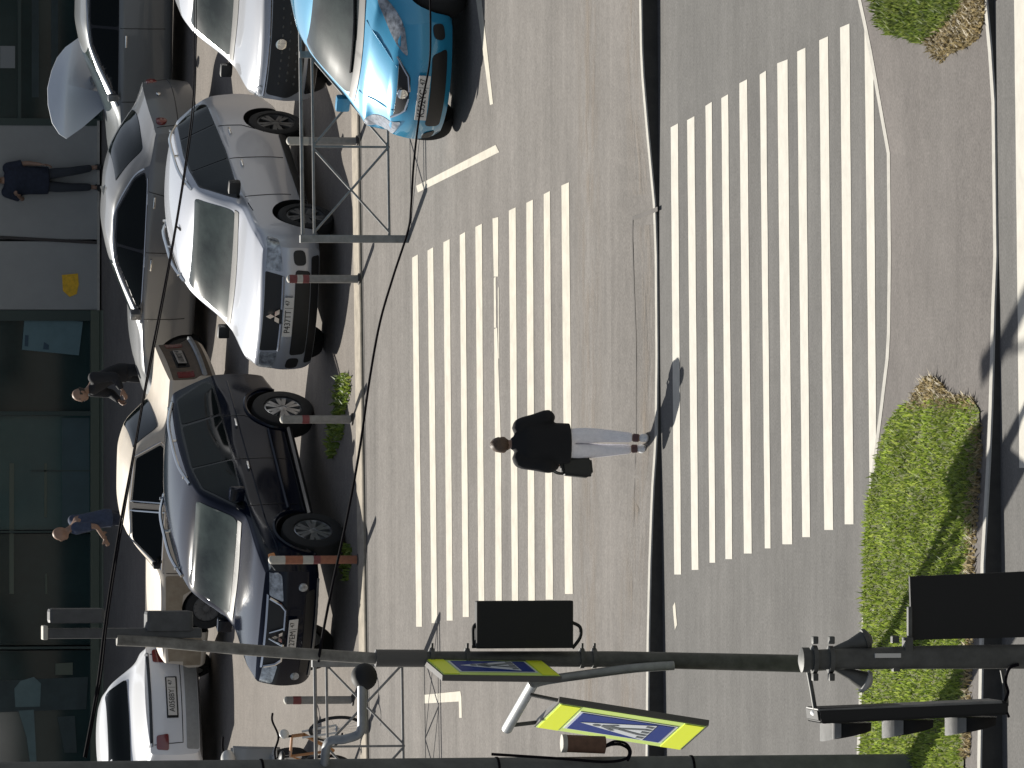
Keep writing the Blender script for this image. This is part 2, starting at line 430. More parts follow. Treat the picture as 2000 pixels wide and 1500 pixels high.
mat('skin', (.24, .145, .10), .55)
mat('hair_brown', (.075, .045, .028), .6, var=.35, scale=60)
mat('hair_dark', (.02, .017, .014), .6, var=.3, scale=60)
mat('jersey_black', (.006, .0065, .008), .9)
mat('trousers_lilac', (.80, .79, .83), .85, var=.06, scale=25)
mat('shoe_white', (.70, .70, .70), .6)
mat('sock_dark', (.10, .055, .055), .8)
mat('bag_black', (.016, .017, .014), .6)
mat('eye', (.02, .02, .02), .2)
mat('cloth_navy', (.015, .020, .036), .9, var=.25, scale=20)
mat('cloth_blue', (.030, .045, .085), .9, var=.2, scale=20)
mat('cloth_dark', (.011, .012, .015), .9)
mat('cloth_denim', (.03, .034, .042), .9)
mat('bike_orange', (.34, .14, .03), .4, coat=.5)
mat('bike_white', (.60, .59, .55), .4, coat=.4)
mat('scooter_grey', (.30, .31, .31), .4, coat=.4)
mat('litter', (.6, .6, .58), .7)
def leafmat(name, c1, c2, c3):
    m = bpy.data.materials.new(name); m.use_nodes = True; nt = m.node_tree; b = nt.nodes['Principled BSDF']
    g = nt.nodes.new('ShaderNodeNewGeometry'); r = nt.nodes.new('ShaderNodeValToRGB')
    e = r.color_ramp.elements; e[0].color = (*c1, 1); e[1].color = (*c3, 1); x = e.new(.5); x.color = (*c2, 1)
    nt.links.new(g.outputs['Random Per Island'], r.inputs['Fac'])
    n = nt.nodes.new('ShaderNodeTexNoise'); n.inputs['Scale'].default_value = 2.2; n.inputs['Detail'].default_value = 5
    nt.links.new(g.outputs['Position'], n.inputs['Vector'])
    mr = nt.nodes.new('ShaderNodeMapRange'); mr.inputs['From Min'].default_value = .3; mr.inputs['From Max'].default_value = .7
    mr.inputs['To Min'].default_value = .72; mr.inputs['To Max'].default_value = 1.28
    nt.links.new(n.outputs['Fac'], mr.inputs['Value'])
    vm = nt.nodes.new('ShaderNodeVectorMath'); vm.operation = 'SCALE'
    nt.links.new(r.outputs['Color'], vm.inputs[0]); nt.links.new(mr.outputs['Result'], vm.inputs['Scale'])
    nt.links.new(vm.outputs[0], b.inputs['Base Color']); b.inputs['Roughness'].default_value = .6
    tr = nt.nodes.new('ShaderNodeBsdfTranslucent'); nt.links.new(vm.outputs[0], tr.inputs['Color'])
    mx = nt.nodes.new('ShaderNodeMixShader'); mx.inputs[0].default_value = .4
    nt.links.new(b.outputs[0], mx.inputs[1]); nt.links.new(tr.outputs[0], mx.inputs[2])
    nt.links.new(mx.outputs[0], nt.nodes['Material Output'].inputs['Surface']); M[name] = m
leafmat('grass_blade', (.135, .195, .030), (.24, .325, .050), (.38, .44, .10))
leafmat('grass_dark', (.10, .15, .028), (.15, .20, .04), (.25, .29, .08))
leafmat('straw', (.24, .19, .09), (.33, .26, .14), (.42, .35, .2))
leafmat('weed_leaf', (.08, .13, .02), (.14, .20, .03), (.22, .26, .05))
# ------------------------------------------------------------------ levels and lines
Z2, Z1, ZP, ZK = 0.0, 0.15, 0.17, 0.185          # main road, side road, parking, strip beside the parking
XE = 70.0
def ln(x0, y0, x1, y1, z):
    """world straight line through two surveyed photo points at height z -> Y as a function of X"""
    a, b = gp(x0, y0, z), gp(x1, y1, z); k = (b.y-a.y)/(b.x-a.x)
    return lambda X: a.y+k*(X-a.x)
def px2x(y, Y): return at(1000, y, Y).x
kerb1 = ln(698, 250, 712, 1250, ZK)              # near edge of the sandy strip along the parking
def stepfn(tab):
    f = [(a, b) for a, b in tab]
    def g(v):
        if v <= f[0][0]: return f[0][1]
        for (a, b), (c, d) in zip(f, f[1:]):
            if v <= c: return b+(d-b)*(v-a)/(c-a)
        return f[-1][1]
    return g
# kerb between side road and main road: height follows the dropped crossing
hk2 = stepfn([(-400, .16), (0, .157), (125, .15), (250, .10), (400, .032), (500, .018), (700, .018), (860, .035), (960, .077), (1100, .11), (1250, .135), (1500, .16), (1900, .165)])
vk2 = stepfn([(-3000, 1245), (0, 1284), (750, 1289.5), (1500, 1297), (4500, 1330)])
ys = [-6000, -2000, -800, -300]+list(range(-100, 1650, 50))+[1900, 2600, 4000, 7000]
# ground
bm = NB(); flat(bm, [(-900, -60, -.05), (900, -60, -.05), (900, 1800, -.05), (-900, 1800, -.05)]); struct('ground', bm, 'ground_soil')
# main road (also the far-side lane in front of the island)
bm = NB()
far = []; near = []
vi_far = stepfn([(-3000, 1640), (0, 1702), (80, 1713), (300, 1737), (500, 1739), (680, 1737), (820, 1729), (1000, 1718), (1500, 1700), (4500, 1640)])
hi_far = stepfn([(-400, .13), (0, .12), (80, .09), (300, .02), (680, .02), (820, .06), (1000, .12), (1900, .13)])
vi_near = stepfn([(-3000, 1915), (0, 1942), (200, 1947), (600, 1952), (900, 1954), (1500, 1958), (4500, 1975)])
hi_near = stepfn([(-400, .07), (0, .06), (100, .03), (200, .012), (500, .012), (600, .035), (780, .06), (900, .085), (1100, .14), (1500, .18), (1900, .18)])
for y in ys:
    far.append(gp(vk2(y), y, Z2)+Vector((0, .08, 0))); near.append(gp(vi_far(y), y, Z2)-Vector((0, .05, 0)))
grid(bm, [far, near]); struct('main_road', bm, 'tarmac_main')
bm = NB(); a, b = [], []
for y in ys:
    p = gp(vi_near(y), y, Z2); a.append(p+Vector((0, .05, 0))); b.append(Vector((p.x*.75, 20, 0)))
grid(bm, [a, b]); struct('near_road', bm, 'tarmac_main')
# side road with the ramp down to the dropped kerb
bm = NB(); r0, r1, r2, r3 = [], [], [], []
for y in ys:
    h = hk2(y); k = gp(vk2(y), y, 0)
    kb = Vector((k.x, k.y+.12, h))
    fold = Vector((k.x, k.y+1.75, Z1))
    X = k.x; r0.append((X, kerb1(X)+.02, Z1)); r1.append((X, k.y+6, Z1)); r2.append(fold); r3.append(kb)
grid(bm, [r0, r1, r2, r3]); struct('side_road', bm, 'tarmac_side')
def hramp(P):
    """height of the side road surface at a point"""
    y = CY-(P.x/at(CX, CY-100, P.y).x)*100 if P.x else CY
    k = gp(vk2(y), y, 0); d = P.y-k.y
    if d >= 1.75: return Z1
    return hk2(y)+(Z1-hk2(y))*max(0, d-.12)/1.63
# kerb stones of the side road
bm = NB(); rows = [[], [], [], []]
for y in ys:
    h = hk2(y); k = gp(vk2(y), y, 0)
    for r, (dy, z) in zip(rows, ((.125, h+.004), (.012, h+.006), (0, h-.006), (0, -.04))): r.append((k.x, k.y+dy, z))
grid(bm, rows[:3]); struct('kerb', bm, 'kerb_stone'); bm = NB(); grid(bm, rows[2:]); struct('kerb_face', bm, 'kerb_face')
# tar seam and patch edge at the fold of the ramp
def strip(name, pts, w, m, z, zf=None):
    P = [gp(x, y, z) for x, y in pts]; a, b = [], []
    for i, p in enumerate(P):
        d = (P[min(i+1, len(P)-1)]-P[max(i-1, 0)]); q = Vector((-d.y, d.x, 0)).normalized()*w/2
        for r, s_ in ((a, 1), (b, -1)):
            v = p+q*s_; v.z = (zf(v) if zf else z)+.004; r.append(v)
    bm = NB(); grid(bm, [a, b]); return struct(name, bm, m)
strip('tar_seam', [(1262, 408), (1240, 419), (1224, 426), (1223, 470), (1225, 560), (1228, 660), (1229, 760), (1230, 860), (1231, 960), (1232, 1030)], .045, 'tar_seam', Z1, hramp)
# parking ground behind, strip of sandy kerb
bm = NB(); a, b, c = [], [], []
for X in np.linspace(-XE, XE, 41): a.append((X, 240, ZP)); b.append((X, kerb1(X)+.42, ZP))
grid(bm, [a, b]); struct('parking_ground', bm, 'tarmac_park')
bm = NB(); rows = [[], [], [], [], []]
for X in np.linspace(-XE, XE, 161):
    y0 = kerb1(X)
    for r, (dy, z) in zip(rows, ((.44, ZP-.01), (.43, ZK), (.02, ZK), (0, ZK-.012), (0, Z1-.03))): r.append((X, y0+dy+(.006*math.sin(X*3.1) if dy > .3 else 0), z))
grid(bm, rows); struct('parking_kerb', bm, 'kerb_sand')
strip('kerb_shade_line', [(703+.0140*(y-250)+2.2, y) for y in range(-200, 1800, 100)], .05, 'tar_seam', Z1)  # dark strip painted in for the shade along the kerb foot
# island
bm = NB(); A, B, Cc, D = [], [], [], []
for y in ys:
    p = gp(vi_far(y), y, 0); q = gp(vi_near(y), y, 0); ha, hb = hi_far(y), hi_near(y)
    A.append((p.x, p.y-.12, ha)); B.append((p.x*.97, p.y-1.2, max(ha, .02)*.5+.06)); Cc.append((q.x*1.02, q.y+1.2, max(hb, .02)*.5+.06)); D.append((q.x, q.y+.12, hb))
grid(bm, [A, B, Cc, D]); struct('island_pavement', bm, 'tarmac_island')
def hisl(P):
    y = CY-(P.x/at(CX, CY-100, P.y).x)*100 if P.x else CY
    p, q = gp(vi_far(y), y, 0), gp(vi_near(y), y, 0)
    t = [(p.y-.12, hi_far(y)), (p.y-1.2, max(hi_far(y), .02)*.5+.06), (q.y+1.2, max(hi_near(y), .02)*.5+.06), (q.y+.12, hi_near(y))]
    for (a, b), (c, d) in zip(t, t[1:]):
        if P.y >= c: return b+(d-b)*(a-P.y)/max(1e-6, a-c)
    return t[-1][1]
for nm, vf, hf, sg in (('island_kerb', vi_far, hi_far, -1), ('island_kerb', vi_near, hi_near, 1)):
    bm = NB(); rows = [[], [], [], []]
    for y in ys:
        k = gp(vf(y), y, 0); h = hf(y)
        for r, (dy, z) in zip(rows, ((.125, h+.004), (.012, h+.006), (0, h-.006), (0, -.04))): r.append((k.x, k.y+dy*sg, z))
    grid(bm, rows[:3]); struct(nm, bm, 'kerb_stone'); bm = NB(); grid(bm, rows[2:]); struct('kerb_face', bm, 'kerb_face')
# ------------------------------------------------------------------ painted markings
def rounded_stripe(bm, xl0, xr0, yt, xl1, xr1, yb, z, slant=.9):
    P = []; n = 14; xl0 += .9; xl1 += .9; xr0 -= .9; xr1 -= .9
    for i in range(n+1):
        t = i/n; w = .0035*math.sin(i*2.3+xl0)
        a = gp(xl0+(xl1-xl0)*t, yt+(yb-yt)*t+(7 if i == 0 else 0)*slant, z); b = gp(xr0+(xr1-xr0)*t, yt+(yb-yt)*t-(0), z)
        a.y += w; b.y += .0035*math.cos(i*1.7+xl0); P.append((a, b))
    grid(bm, [[p[0] for p in P], [p[1] for p in P]])
bm = NB()
for s_ in [(804, 817, 497, 812, 825, 1224), (834, 847, 483, 842, 855, 1217), (865, 879, 467, 871.5, 885, 1212), (897, 909.5, 453, 903, 916.5, 1205),
           (927.5, 942, 437, 934, 947, 1197), (993, 1008, 405, 999, 1013, 1184), (1027, 1041.5, 390, 1031, 1045.5, 1178), (1061, 1075, 373, 1065, 1081, 1171), (1095.5, 1112, 356, 1102.5, 1119.5, 1160)]:
    rounded_stripe(bm, *s_, Z1+.004)
# the worn stripe
for s_ in [(961, 974, 424, 963.5, 974, 540), (963.5, 969, 540, 964, 970, 640), (971.5, 975, 560, 972.5, 976, 700), (964, 972, 640, 966, 979, 860), (966, 979.5, 860, 967, 981, 1190)]:
    rounded_stripe(bm, *s_, Z1+.004, slant=.4)
struct('crosswalk_marking', bm, 'paint_road')
bm = NB()
for s_ in [(1309, 1325, 241, 1316, 1331, 1122), (1341, 1357, 227, 1350, 1365, 1113), (1377, 1391, 199, 1385, 1398, 1099), (1408, 1423, 184, 1416, 1431, 1092),
           (1443, 1460, 155, 1452, 1469, 1081), (1483, 1497, 138, 1493, 1506, 1071), (1517, 1539, 116, 1527, 1548, 1063), (1556, 1574, 93, 1566, 1583, 1049),
           (1599, 1618, 71, 1609, 1628, 1035), (1640, 1660, 46, 1649, 1668, 1024), (1687, 1706, 20, 1698, 1713, 990)]:
    rounded_stripe(bm, *s_, Z2+.004, slant=1.1)
struct('crosswalk_marking', bm, 'paint_road_white')
bm = NB(); rounded_stripe(bm, 1979, 2004, -60, 1990, 2018, 914, Z2+.004); rounded_stripe(bm, 2030, 2058, -80, 2044, 2072, 900, Z2+.004)
struct('crosswalk_marking', bm, 'paint_road_white')
bm = NB(); flat(bm, [gp(x, y, Z1+.004) for x, y in [(813, 363), (968, 283), (975, 297), (816, 376)]]); struct('parking_marking', bm, 'paint_road')
bm = NB(); flat(bm, [gp(x, y, Z1+.004) for x, y in [(922, -60), (934, -60), (963, 203), (957, 205)]]); struct('parking_marking', bm, 'paint_road')
bm = NB(); flat(bm, [gp(x, y, Z1+.004) for x, y in [(828, 1357), (899, 1350), (901, 1362), (902, 1402), (897, 1402), (896, 1370), (828, 1374)]]); struct('parking_marking', bm, 'paint_road')
strip('worn_marking', [(1317, 1180), (1319, 1205), (1321, 1225)], .12, 'paint_road', Z2)
def sandfilm():
    m = bpy.data.materials.new('sand_film'); m.use_nodes = True; nt = m.node_tree; b = nt.nodes['Principled BSDF']
    b.inputs['Base Color'].default_value = (.225, .185, .145, 1); b.inputs['Roughness'].default_value = .95
    g = nt.nodes.new('ShaderNodeNewGeometry'); mp = nt.nodes.new('ShaderNodeMapping'); mp.inputs['Scale'].default_value = (.8, 3.5, 1)
    n = nt.nodes.new('ShaderNodeTexNoise'); n.inputs['Scale'].default_value = 1.6; n.inputs['Detail'].default_value = 9; n.inputs['Roughness'].default_value = .7
    nt.links.new(g.outputs['Position'], mp.inputs['Vector']); nt.links.new(mp.outputs['Vector'], n.inputs['Vector'])
    r = nt.nodes.new('ShaderNodeMapRange'); r.inputs['From Min'].default_value = .45; r.inputs['From Max'].default_value = .75; r.inputs['To Max'].default_value = .75
    nt.links.new(n.outputs['Fac'], r.inputs['Value'])
    u = nt.nodes.new('ShaderNodeUVMap'); sx = nt.nodes.new('ShaderNodeSeparateXYZ'); nt.links.new(u.outputs['UV'], sx.inputs[0])
    rr = nt.nodes.new('ShaderNodeValToRGB'); e = rr.color_ramp.elements; e[0].color = (0, 0, 0, 1); e[1].color = (0, 0, 0, 1); q = e.new(.5); q.color = (1, 1, 1, 1)
    nt.links.new(sx.outputs['Y'], rr.inputs['Fac'])
    mu = nt.nodes.new('ShaderNodeMath'); mu.operation = 'MULTIPLY'; nt.links.new(r.outputs['Result'], mu.inputs[0]); nt.links.new(rr.outputs['Color'], mu.inputs[1])
    t = nt.nodes.new('ShaderNodeBsdfTransparent'); mx = nt.nodes.new('ShaderNodeMixShader')
    nt.links.new(mu.outputs[0], mx.inputs[0]); nt.links.new(t.outputs[0], mx.inputs[1]); nt.links.new(b.outputs[0], mx.inputs[2]); nt.links.new(mx.outputs[0], nt.nodes['Material Output'].inputs['Surface'])
    M['sand_film'] = m
sandfilm()
for pts, w in (([(1243, y) for y in range(440, 1030, 40)], .9), ([(1243, 1000), (1238, 1060), (1233, 1140), (1229, 1220), (1224, 1300), (1222, 1400), (1220, 1560)], 1.3), ([(1236, y) for y in range(-100, 420, 40)], 1.0), ([(1150, y) for y in range(-100, 1560, 60)], 1.6)):
    o = strip('sand_film', pts, w, 'sand_film', Z1, hramp); me = o.data; n_ = len(pts); uv = me.uv_layers.new(name='UVMap')
    for lp in me.loops: uv.data[lp.index].uv = (0, 0.0 if lp.vertex_index < n_ else 1.0)
# ------------------------------------------------------------------ grass, straw, weeds
def inside(poly, x, y):
    c = False; j = len(poly)-1
    for i in range(len(poly)):
        (xi, yi), (xj, yj) = poly[i], poly[j]
        if (yi > y) != (yj > y) and x < (xj-xi)*(y-yi)/(yj-yi)+xi: c = not c
        j = i
    return c
def blades(name, poly, n, hmin, hmax, m, zf, wid=.011, lean=.5, keep=None):
    xs = [p[0] for p in poly]; yy = [p[1] for p in poly]; V = []; Fc = []; cnt = 0
    while cnt < n:
        x = random.uniform(min(xs), max(xs)); y = random.uniform(min(yy), max(yy))
        if not inside(poly, x, y): continue
        if keep and random.random() > keep(x, y): continue
        cnt += 1; p = gp(x, y, .1); p.z = zf(p)-.005; h = random.uniform(hmin, hmax)*random.choice((.6, 1, 1, 1.25)); a = random.uniform(0, 6.283); l = random.uniform(.1, lean)*h
        d = Vector((math.cos(a), math.sin(a), 0)); q = Vector((-d.y, d.x, 0))*wid*random.uniform(.6, 1.4); i = len(V)
        V += [p-q, p+q, p+d*l*.4+q*.8+Vector((0, 0, h*.6)), p+d*l*.4-q*.8+Vector((0, 0, h*.6)), p+d*l+Vector((0, 0, h))]
        Fc += [(i, i+1, i+2, i+3), (i+3, i+2, i+4)]
    me = bpy.data.meshes.new(name); me.from_pydata(V, [], Fc); me.materials.append(M[m]); o = bpy.data.objects.new(name, me); C.objects.link(o)
    return tag(o, kind='stuff')
def patchground(name, poly, m, zf, dz):
    bm = NB(); bm.faces.new([bm.verts.new((x, y, 0)) for x, y in poly])
    for ax, st in ((0, 24), (1, 60)):
        lo, hi = min(p[ax] for p in poly), max(p[ax] for p in poly)
        c = lo+st
        while c < hi:
            co = [0, 0, 0]; co[ax] = c; no = [0, 0, 0]; no[ax] = 1
            bmesh.ops.bisect_plane(bm, geom=bm.verts[:]+bm.edges[:]+bm.faces[:], plane_co=co, plane_no=no); c += st
    for v in bm.verts:
        p = gp(v.co.x, v.co.y, .1); p.z = zf(p)+dz; v.co = p
    return struct(name, bm, m)
mat('turf_soil', (.055, .065, .018), .95, col2=(.10, .105, .03), scale=5)
big = [(1738, 815), (1760, 792), (1800, 780), (1850, 778), (1895, 780), (1908, 800), (1912, 850), (1908, 950), (1904, 1100), (1900, 1500), (1900, 1900), (1690, 1900), (1690, 1500), (1692, 1250), (1694, 1080), (1700, 980), (1712, 900), (1722, 850)]
top = [(1713, -200), (1905, -200), (1892, -20), (1875, 18), (1852, 45), (1832, 62), (1806, 84), (1790, 84), (1770, 72), (1745, 68), (1722, 50), (1716, 20)]
patchground('turf', big, 'turf_soil', hisl, .012); patchground('turf', top, 'turf_soil', hisl, .012)
def bare(x, y): return .25 if ((x-1880)/26)**2+((y-1150)/400)**2 < .3 else 1
blades('grass', big, 42000, .025, .075, 'grass_blade', hisl, lean=.9, wid=.008, keep=lambda x, y: .45 if x > 1893 else 1)
blades('grass', top, 10000, .04, .10, 'grass_dark', hisl, wid=.010, lean=.8)
blades('dry_grass', [(1775, 800), (1785, 770), (1800, 742), (1815, 735), (1838, 750), (1850, 768), (1895, 778), (1902, 790), (1880, 800), (1830, 792)], 1500, .02, .07, 'straw', hisl, lean=1.6)
blades('dry_grass', [(1805, 85), (1835, 58), (1868, 20), (1890, -20), (1918, -20), (1912, 40), (1900, 75), (1880, 92), (1850, 105), (1836, 122), (1822, 108)], 1900, .02, .07, 'straw', hisl, lean=1.6)
blades('dry_grass', [(1896, 830), (1916, 830), (1912, 1480), (1898, 1480)], 900, .03, .07, 'straw', hisl, lean=1.4)
for poly, n in (([(672, 735), (688, 728), (697, 735), (697, 760), (692, 790), (684, 812), (668, 812), (664, 790)], 320), ([(655, 832), (684, 826), (686, 846), (676, 866), (668, 890), (660, 898), (652, 876)], 260), ([(683, 1065), (698, 1062), (700, 1090), (694, 1130), (684, 1135)], 130)):
    blades('weed', poly, n, .03, .10, 'weed_leaf', lambda p: ZP, wid=.016, lean=1.2)
# ------------------------------------------------------------------ vehicles
def place(local, px, py, z, fx, fy):
    """car origin and heading so that its local ground point lands on the surveyed ground point"""
    rz = math.atan2(fy, fx); g = gp(px, py, z); c, s_ = math.cos(rz), math.sin(rz)
    return Vector((g.x-(c*local[0]-s_*local[1]), g.y-(s_*local[0]+c*local[1]), z)), rz
def sy(poly): return [(-y, z) for y, z in poly][::-1]
SUV = dict(F=2.27, B=-2.37, W=.94, R=.345, RA=.40, rim=.235, TR=.81, xf=1.335, xr=-1.335, bowf=.27, bowr=.14, crown=[(2.27, .025), (1.1, .03), (.2, .05), (-2.37, .05)],
    zt=[(2.27, .985), (2.05, 1.03), (1.5, 1.085), (1.05, 1.13), (.9, 1.19), (.15, 1.60), (-.3, 1.665), (-1.0, 1.68), (-1.9, 1.63), (-2.37, 1.57)],
    zb=[(2.27, .93), (1.8, .99), (1.1, 1.03), (0, 1.05), (-2.37, 1.12)],
    wr=[(2.27, .74), (1.8, .79), (1.1, .80), (.9, .78), (.1, .665), (-.5, .65), (-2.37, .61)],
    wb=[(2.27, .81), (2.0, .87), (1.6, .90), (0, .905), (-1.8, .89), (-2.37, .82)],
    wm=[(2.27, .83), (2.05, .905), (1.6, .94), (0, .925), (-1.4, .94), (-2.37, .86)],
    zs=[(2.27, .26), (1.8, .24), (-1.9, .26), (-2.37, .36)],
    fp=[(.2, -.10), (.42, .02), (.62, .03), (.78, -.01), (.93, -.05), (1.0, -.12)], rp=[(.3, .02), (.7, 0), (1.0, .02), (1.2, .12), (1.55, .42), (1.7, .5)])
OFF = dict(F=2.34, B=-2.36, W=.91, R=.385, RA=.44, rim=.235, TR=.79, xf=1.40, xr=-1.40, bowf=.20, bowr=.08, crown=[(2.34, .025), (1.1, .03), (.2, .045), (-2.36, .045)],
    zt=[(2.34, 1.085), (2.1, 1.12), (1.5, 1.16), (1.0, 1.19), (.86, 1.25), (.22, 1.70), (-.2, 1.77), (-1.0, 1.80), (-1.9, 1.76), (-2.36, 1.72)],
    zb=[(2.34, 1.03), (1.8, 1.07), (1.0, 1.10), (0, 1.11), (-2.36, 1.16)],
    wr=[(2.34, .73), (1.8, .775), (1.0, .785), (.85, .765), (.15, .69), (-.5, .68), (-2.36, .66)],
    wb=[(2.34, .80), (2.0, .85), (1.6, .87), (0, .87), (-1.8, .865), (-2.36, .83)],
    wm=[(2.34, .83), (2.05, .88), (1.5, .915), (.6, .885), (-.6, .885), (-1.4, .915), (-2.36, .84)],
    zs=[(2.34, .40), (1.8, .38), (-1.9, .40), (-2.36, .48)],
    fp=[(.35, -.10), (.55, .02), (.75, .03), (.95, -.01), (1.03, -.04), (1.12, -.12)], rp=[(.4, .02), (.8, 0), (1.1, .02), (1.3, .08), (1.7, .26), (1.8, .3)])
HATCH = dict(F=1.98, B=-1.92, W=.85, R=.30, RA=.345, rim=.20, TR=.74, xf=1.25, xr=-1.25, bowf=.44, bowr=.16,
    zt=[(1.98, .80), (1.75, .90), (1.45, .98), (1.2, 1.03), (1.08, 1.08), (.15, 1.46), (-.3, 1.51), (-.9, 1.50), (-1.5, 1.45), (-1.92, 1.38)],
    zb=[(1.98, .70), (1.5, .86), (1.1, .93), (0, .96), (-1.92, 1.0)],
    wr=[(1.98, .48), (1.5, .62), (1.1, .66), (.2, .56), (-.5, .56), (-1.92, .52)],
    wb=[(1.98, .66), (1.6, .77), (1.1, .82), (0, .825), (-1.4, .81), (-1.92, .74)],
    wm=[(1.98, .70), (1.7, .80), (1.2, .85), (0, .84), (-1.4, .84), (-1.92, .76)],
    zs=[(1.98, .20), (1.5, .18), (-1.5, .2), (-1.92, .3)],
    fp=[(.15, -.10), (.35, .02), (.5, .04), (.65, .0), (.95, -.26)], rp=[(.25, .02), (.6, 0), (.9, .03), (1.1, .12), (1.5, .36)])
SEDAN = dict(F=2.25, B=-2.25, W=.89, R=.31, RA=.36, rim=.215, TR=.77, xf=1.33, xr=-1.33, bowf=.36, bowr=.26,
    zt=[(2.25, .74), (2.0, .83), (1.5, .93), (1.0, .99), (.88, 1.03), (.0, 1.38), (-.35, 1.44), (-.8, 1.44), (-1.1, 1.39), (-1.85, 1.06), (-2.0, 1.03), (-2.25, .98)],
    zb=[(2.25, .66), (1.5, .84), (1.0, .90), (0, .93), (-1.4, .97), (-2.25, .92)],
    wr=[(2.25, .50), (1.5, .66), (1.0, .70), (.0, .57), (-.8, .56), (-1.8, .66), (-2.25, .62)],
    wb=[(2.25, .70), (1.8, .80), (1.2, .85), (0, .86), (-1.6, .84), (-2.25, .76)],
    wm=[(2.25, .74), (1.9, .84), (1.3, .885), (0, .88), (-1.4, .885), (-2.25, .78)],
    zs=[(2.25, .22), (1.7, .20), (-1.7, .22), (-2.25, .32)],
    fp=[(.15, -.08), (.4, .02), (.55, .03), (.7, -.02), (.95, -.15)], rp=[(.25, .04), (.55, 0), (.8, .02), (1.0, .06)])
OLD = dict(F=2.04, B=-2.04, W=.80, R=.29, RA=.33, rim=.18, TR=.68, xf=1.21, xr=-1.21, bowf=.05, bowr=.05,
    zt=[(2.04, .84), (1.9, .88), (1.4, .93), (.82, .97), (.74, 1.0), (.25, 1.36), (-.1, 1.42), (-.6, 1.43), (-.95, 1.36), (-1.35, 1.02), (-1.5, .98), (-2.04, .95)],
    zb=[(2.04, .80), (1.0, .87), (0, .89), (-1.2, .90), (-2.04, .89)],
    wr=[(2.04, .68), (1.0, .71), (.3, .58), (-.9, .57), (-1.5, .70), (-2.04, .69)],
    wb=[(2.04, .76), (1.0, .785), (0, .79), (-1.3, .785), (-2.04, .76)],
    wm=[(2.04, .775), (1.2, .80), (0, .805), (-1.3, .80), (-2.04, .775)],
    zs=[(2.04, .27), (1.4, .24), (-1.4, .24), (-2.04, .30)],
    fp=[(.2, -.04), (.4, .04), (.5, .04), (.6, 0), (.95, -.03)], rp=[(.25, .02), (.4, -.05), (.5, -.05), (.6, 0), (.95, .02)], crown=[(2.04, .02), (.5, .035), (-.9, .035), (-2.04, .02)])
# --- silver estate-type off-roader: faces the kerb, turned a little left
loc, rz = place((1.335, .81), 650, 434, ZP, -.455, -.89)
K = Car(SUV, 'parked_car', 'silver off-roader with roof rails and black lower grille, parked behind the railing', 'car', loc, rz, 'silver_paint', 'cars parked nose to the kerb')
K.patch('window_trim', 'L', [(.83, 1.078), (.17, 1.50), (-.3, 1.555), (-.8, 1.57), (-1.75, 1.53), (-2.09, 1.24), (-1.97, 1.145), (-.5, 1.085)], 'dark_trim', .004, .06)
K.patch('front_side_window', 'L', [(.79, 1.09), (.16, 1.485), (-.24, 1.535), (-.26, 1.10)], 'glass', .009, .05)
K.patch('rear_side_window', 'L', [(-.29, 1.10), (-.27, 1.535), (-1.18, 1.55), (-1.25, 1.12)], 'glass', .009, .04)
K.patch('quarter_window', 'L', [(-1.29, 1.125), (-1.22, 1.55), (-1.73, 1.515), (-2.07, 1.24), (-1.96, 1.155)], 'glass', .009, .05)
K.patch('front_side_window', 'R', [(.79, 1.09), (.16, 1.485), (-.24, 1.535), (-.26, 1.10)], 'glass', .006, .05)
K.patch('rear_side_window', 'R', [(-.29, 1.095), (-.27, 1.56), (-1.7, 1.54), (-2.0, 1.2), (-1.9, 1.14)], 'glass', .006, .04)
K.patch('windscreen', 'F', [(-.745, 1.15), (.745, 1.15), (.595, 1.545), (-.595, 1.545)], 'screen_glass', .006, .06)
K.patch('wiper_cowl', 'F', [(-.77, 1.115), (.77, 1.115), (.765, 1.15), (-.765, 1.15)], 'black_plastic', .008, .01)
K.patch('upper_grille', 'F', [(-.50, .70), (.50, .70), (.54, .925), (-.54, .925)], 'black_plastic', .008, .03)
for q in (lambda p: p, sy):
    h = K.patch('headlight', 'F', q([(.55, .715), (.86, .75), (.87, .90), (.56, .92)]), 'lamp_glass', .010, .03)
    K.patch('fog_light', 'F', q([(.63, .43), (.80, .45), (.80, .60), (.63, .58)]), 'black_plastic', .008, .06)
K.patch('lower_grille', 'F', [(-.56, .38), (.56, .38), (.58, .565), (-.58, .565)], 'black_plastic', .009, .05)
K.patch('bumper_lip', 'F', [(-.72, .27), (.72, .27), (.72, .37), (-.72, .37)], 'black_plastic', .010, .03)
for a, b in (((-.50, .71), (-.10, .71)), ((.10, .71), (.50, .71))): bm = NB(); K.line(bm, 'F', [a, b], .016, .022); obj('grille_bar', bm, 'silver_paint', K.root, smooth=True)
three_diamond(K, .79, .11, 'chrome')
K.plate('F', .635, 'P437TT', '47', off=.02)
for pts in ([(.82, 1.03), (.80, .45)], [(-.27, 1.07), (-.27, .40)], [(-1.22, 1.09), (-1.18, .80), (-.98, .55)], [(1.22, .98), (1.0, 1.01)]): bm = NB(); K.line(bm, 'L', pts, .006, .001); obj('door_seam', bm, 'dark_trim', K.root)
K.handles([(-.10, .94), (-1.02, .97)], 'chrome'); K.mirror(.72, 1.12, 'black_plastic')
K.patch('rocker_trim', 'L', [(.93, .27), (-.93, .28), (-.93, .37), (.93, .36)], 'black_plastic', .012, .02)
K.wheels(rim='steel_rim', spokes=5)
for sy_ in (1, -1):
    bm = NB(); P = [K.hit('T', x, sy_*.63, .05) for x in (.05, -.4, -.9, -1.4, -1.75)]
    P[0].z -= .04; P[-1].z -= .04; polytube(bm, smooth_pts(P, 4), .020, 8)
    for x in (-.1, -.9, -1.65): p = K.hit('T', x, sy_*.63, .0); tube(bm, p, p+Vector((0, 0, .05)), .018, n=8)
    obj('roof_rail', bm, 'chrome', K.root, smooth=True)
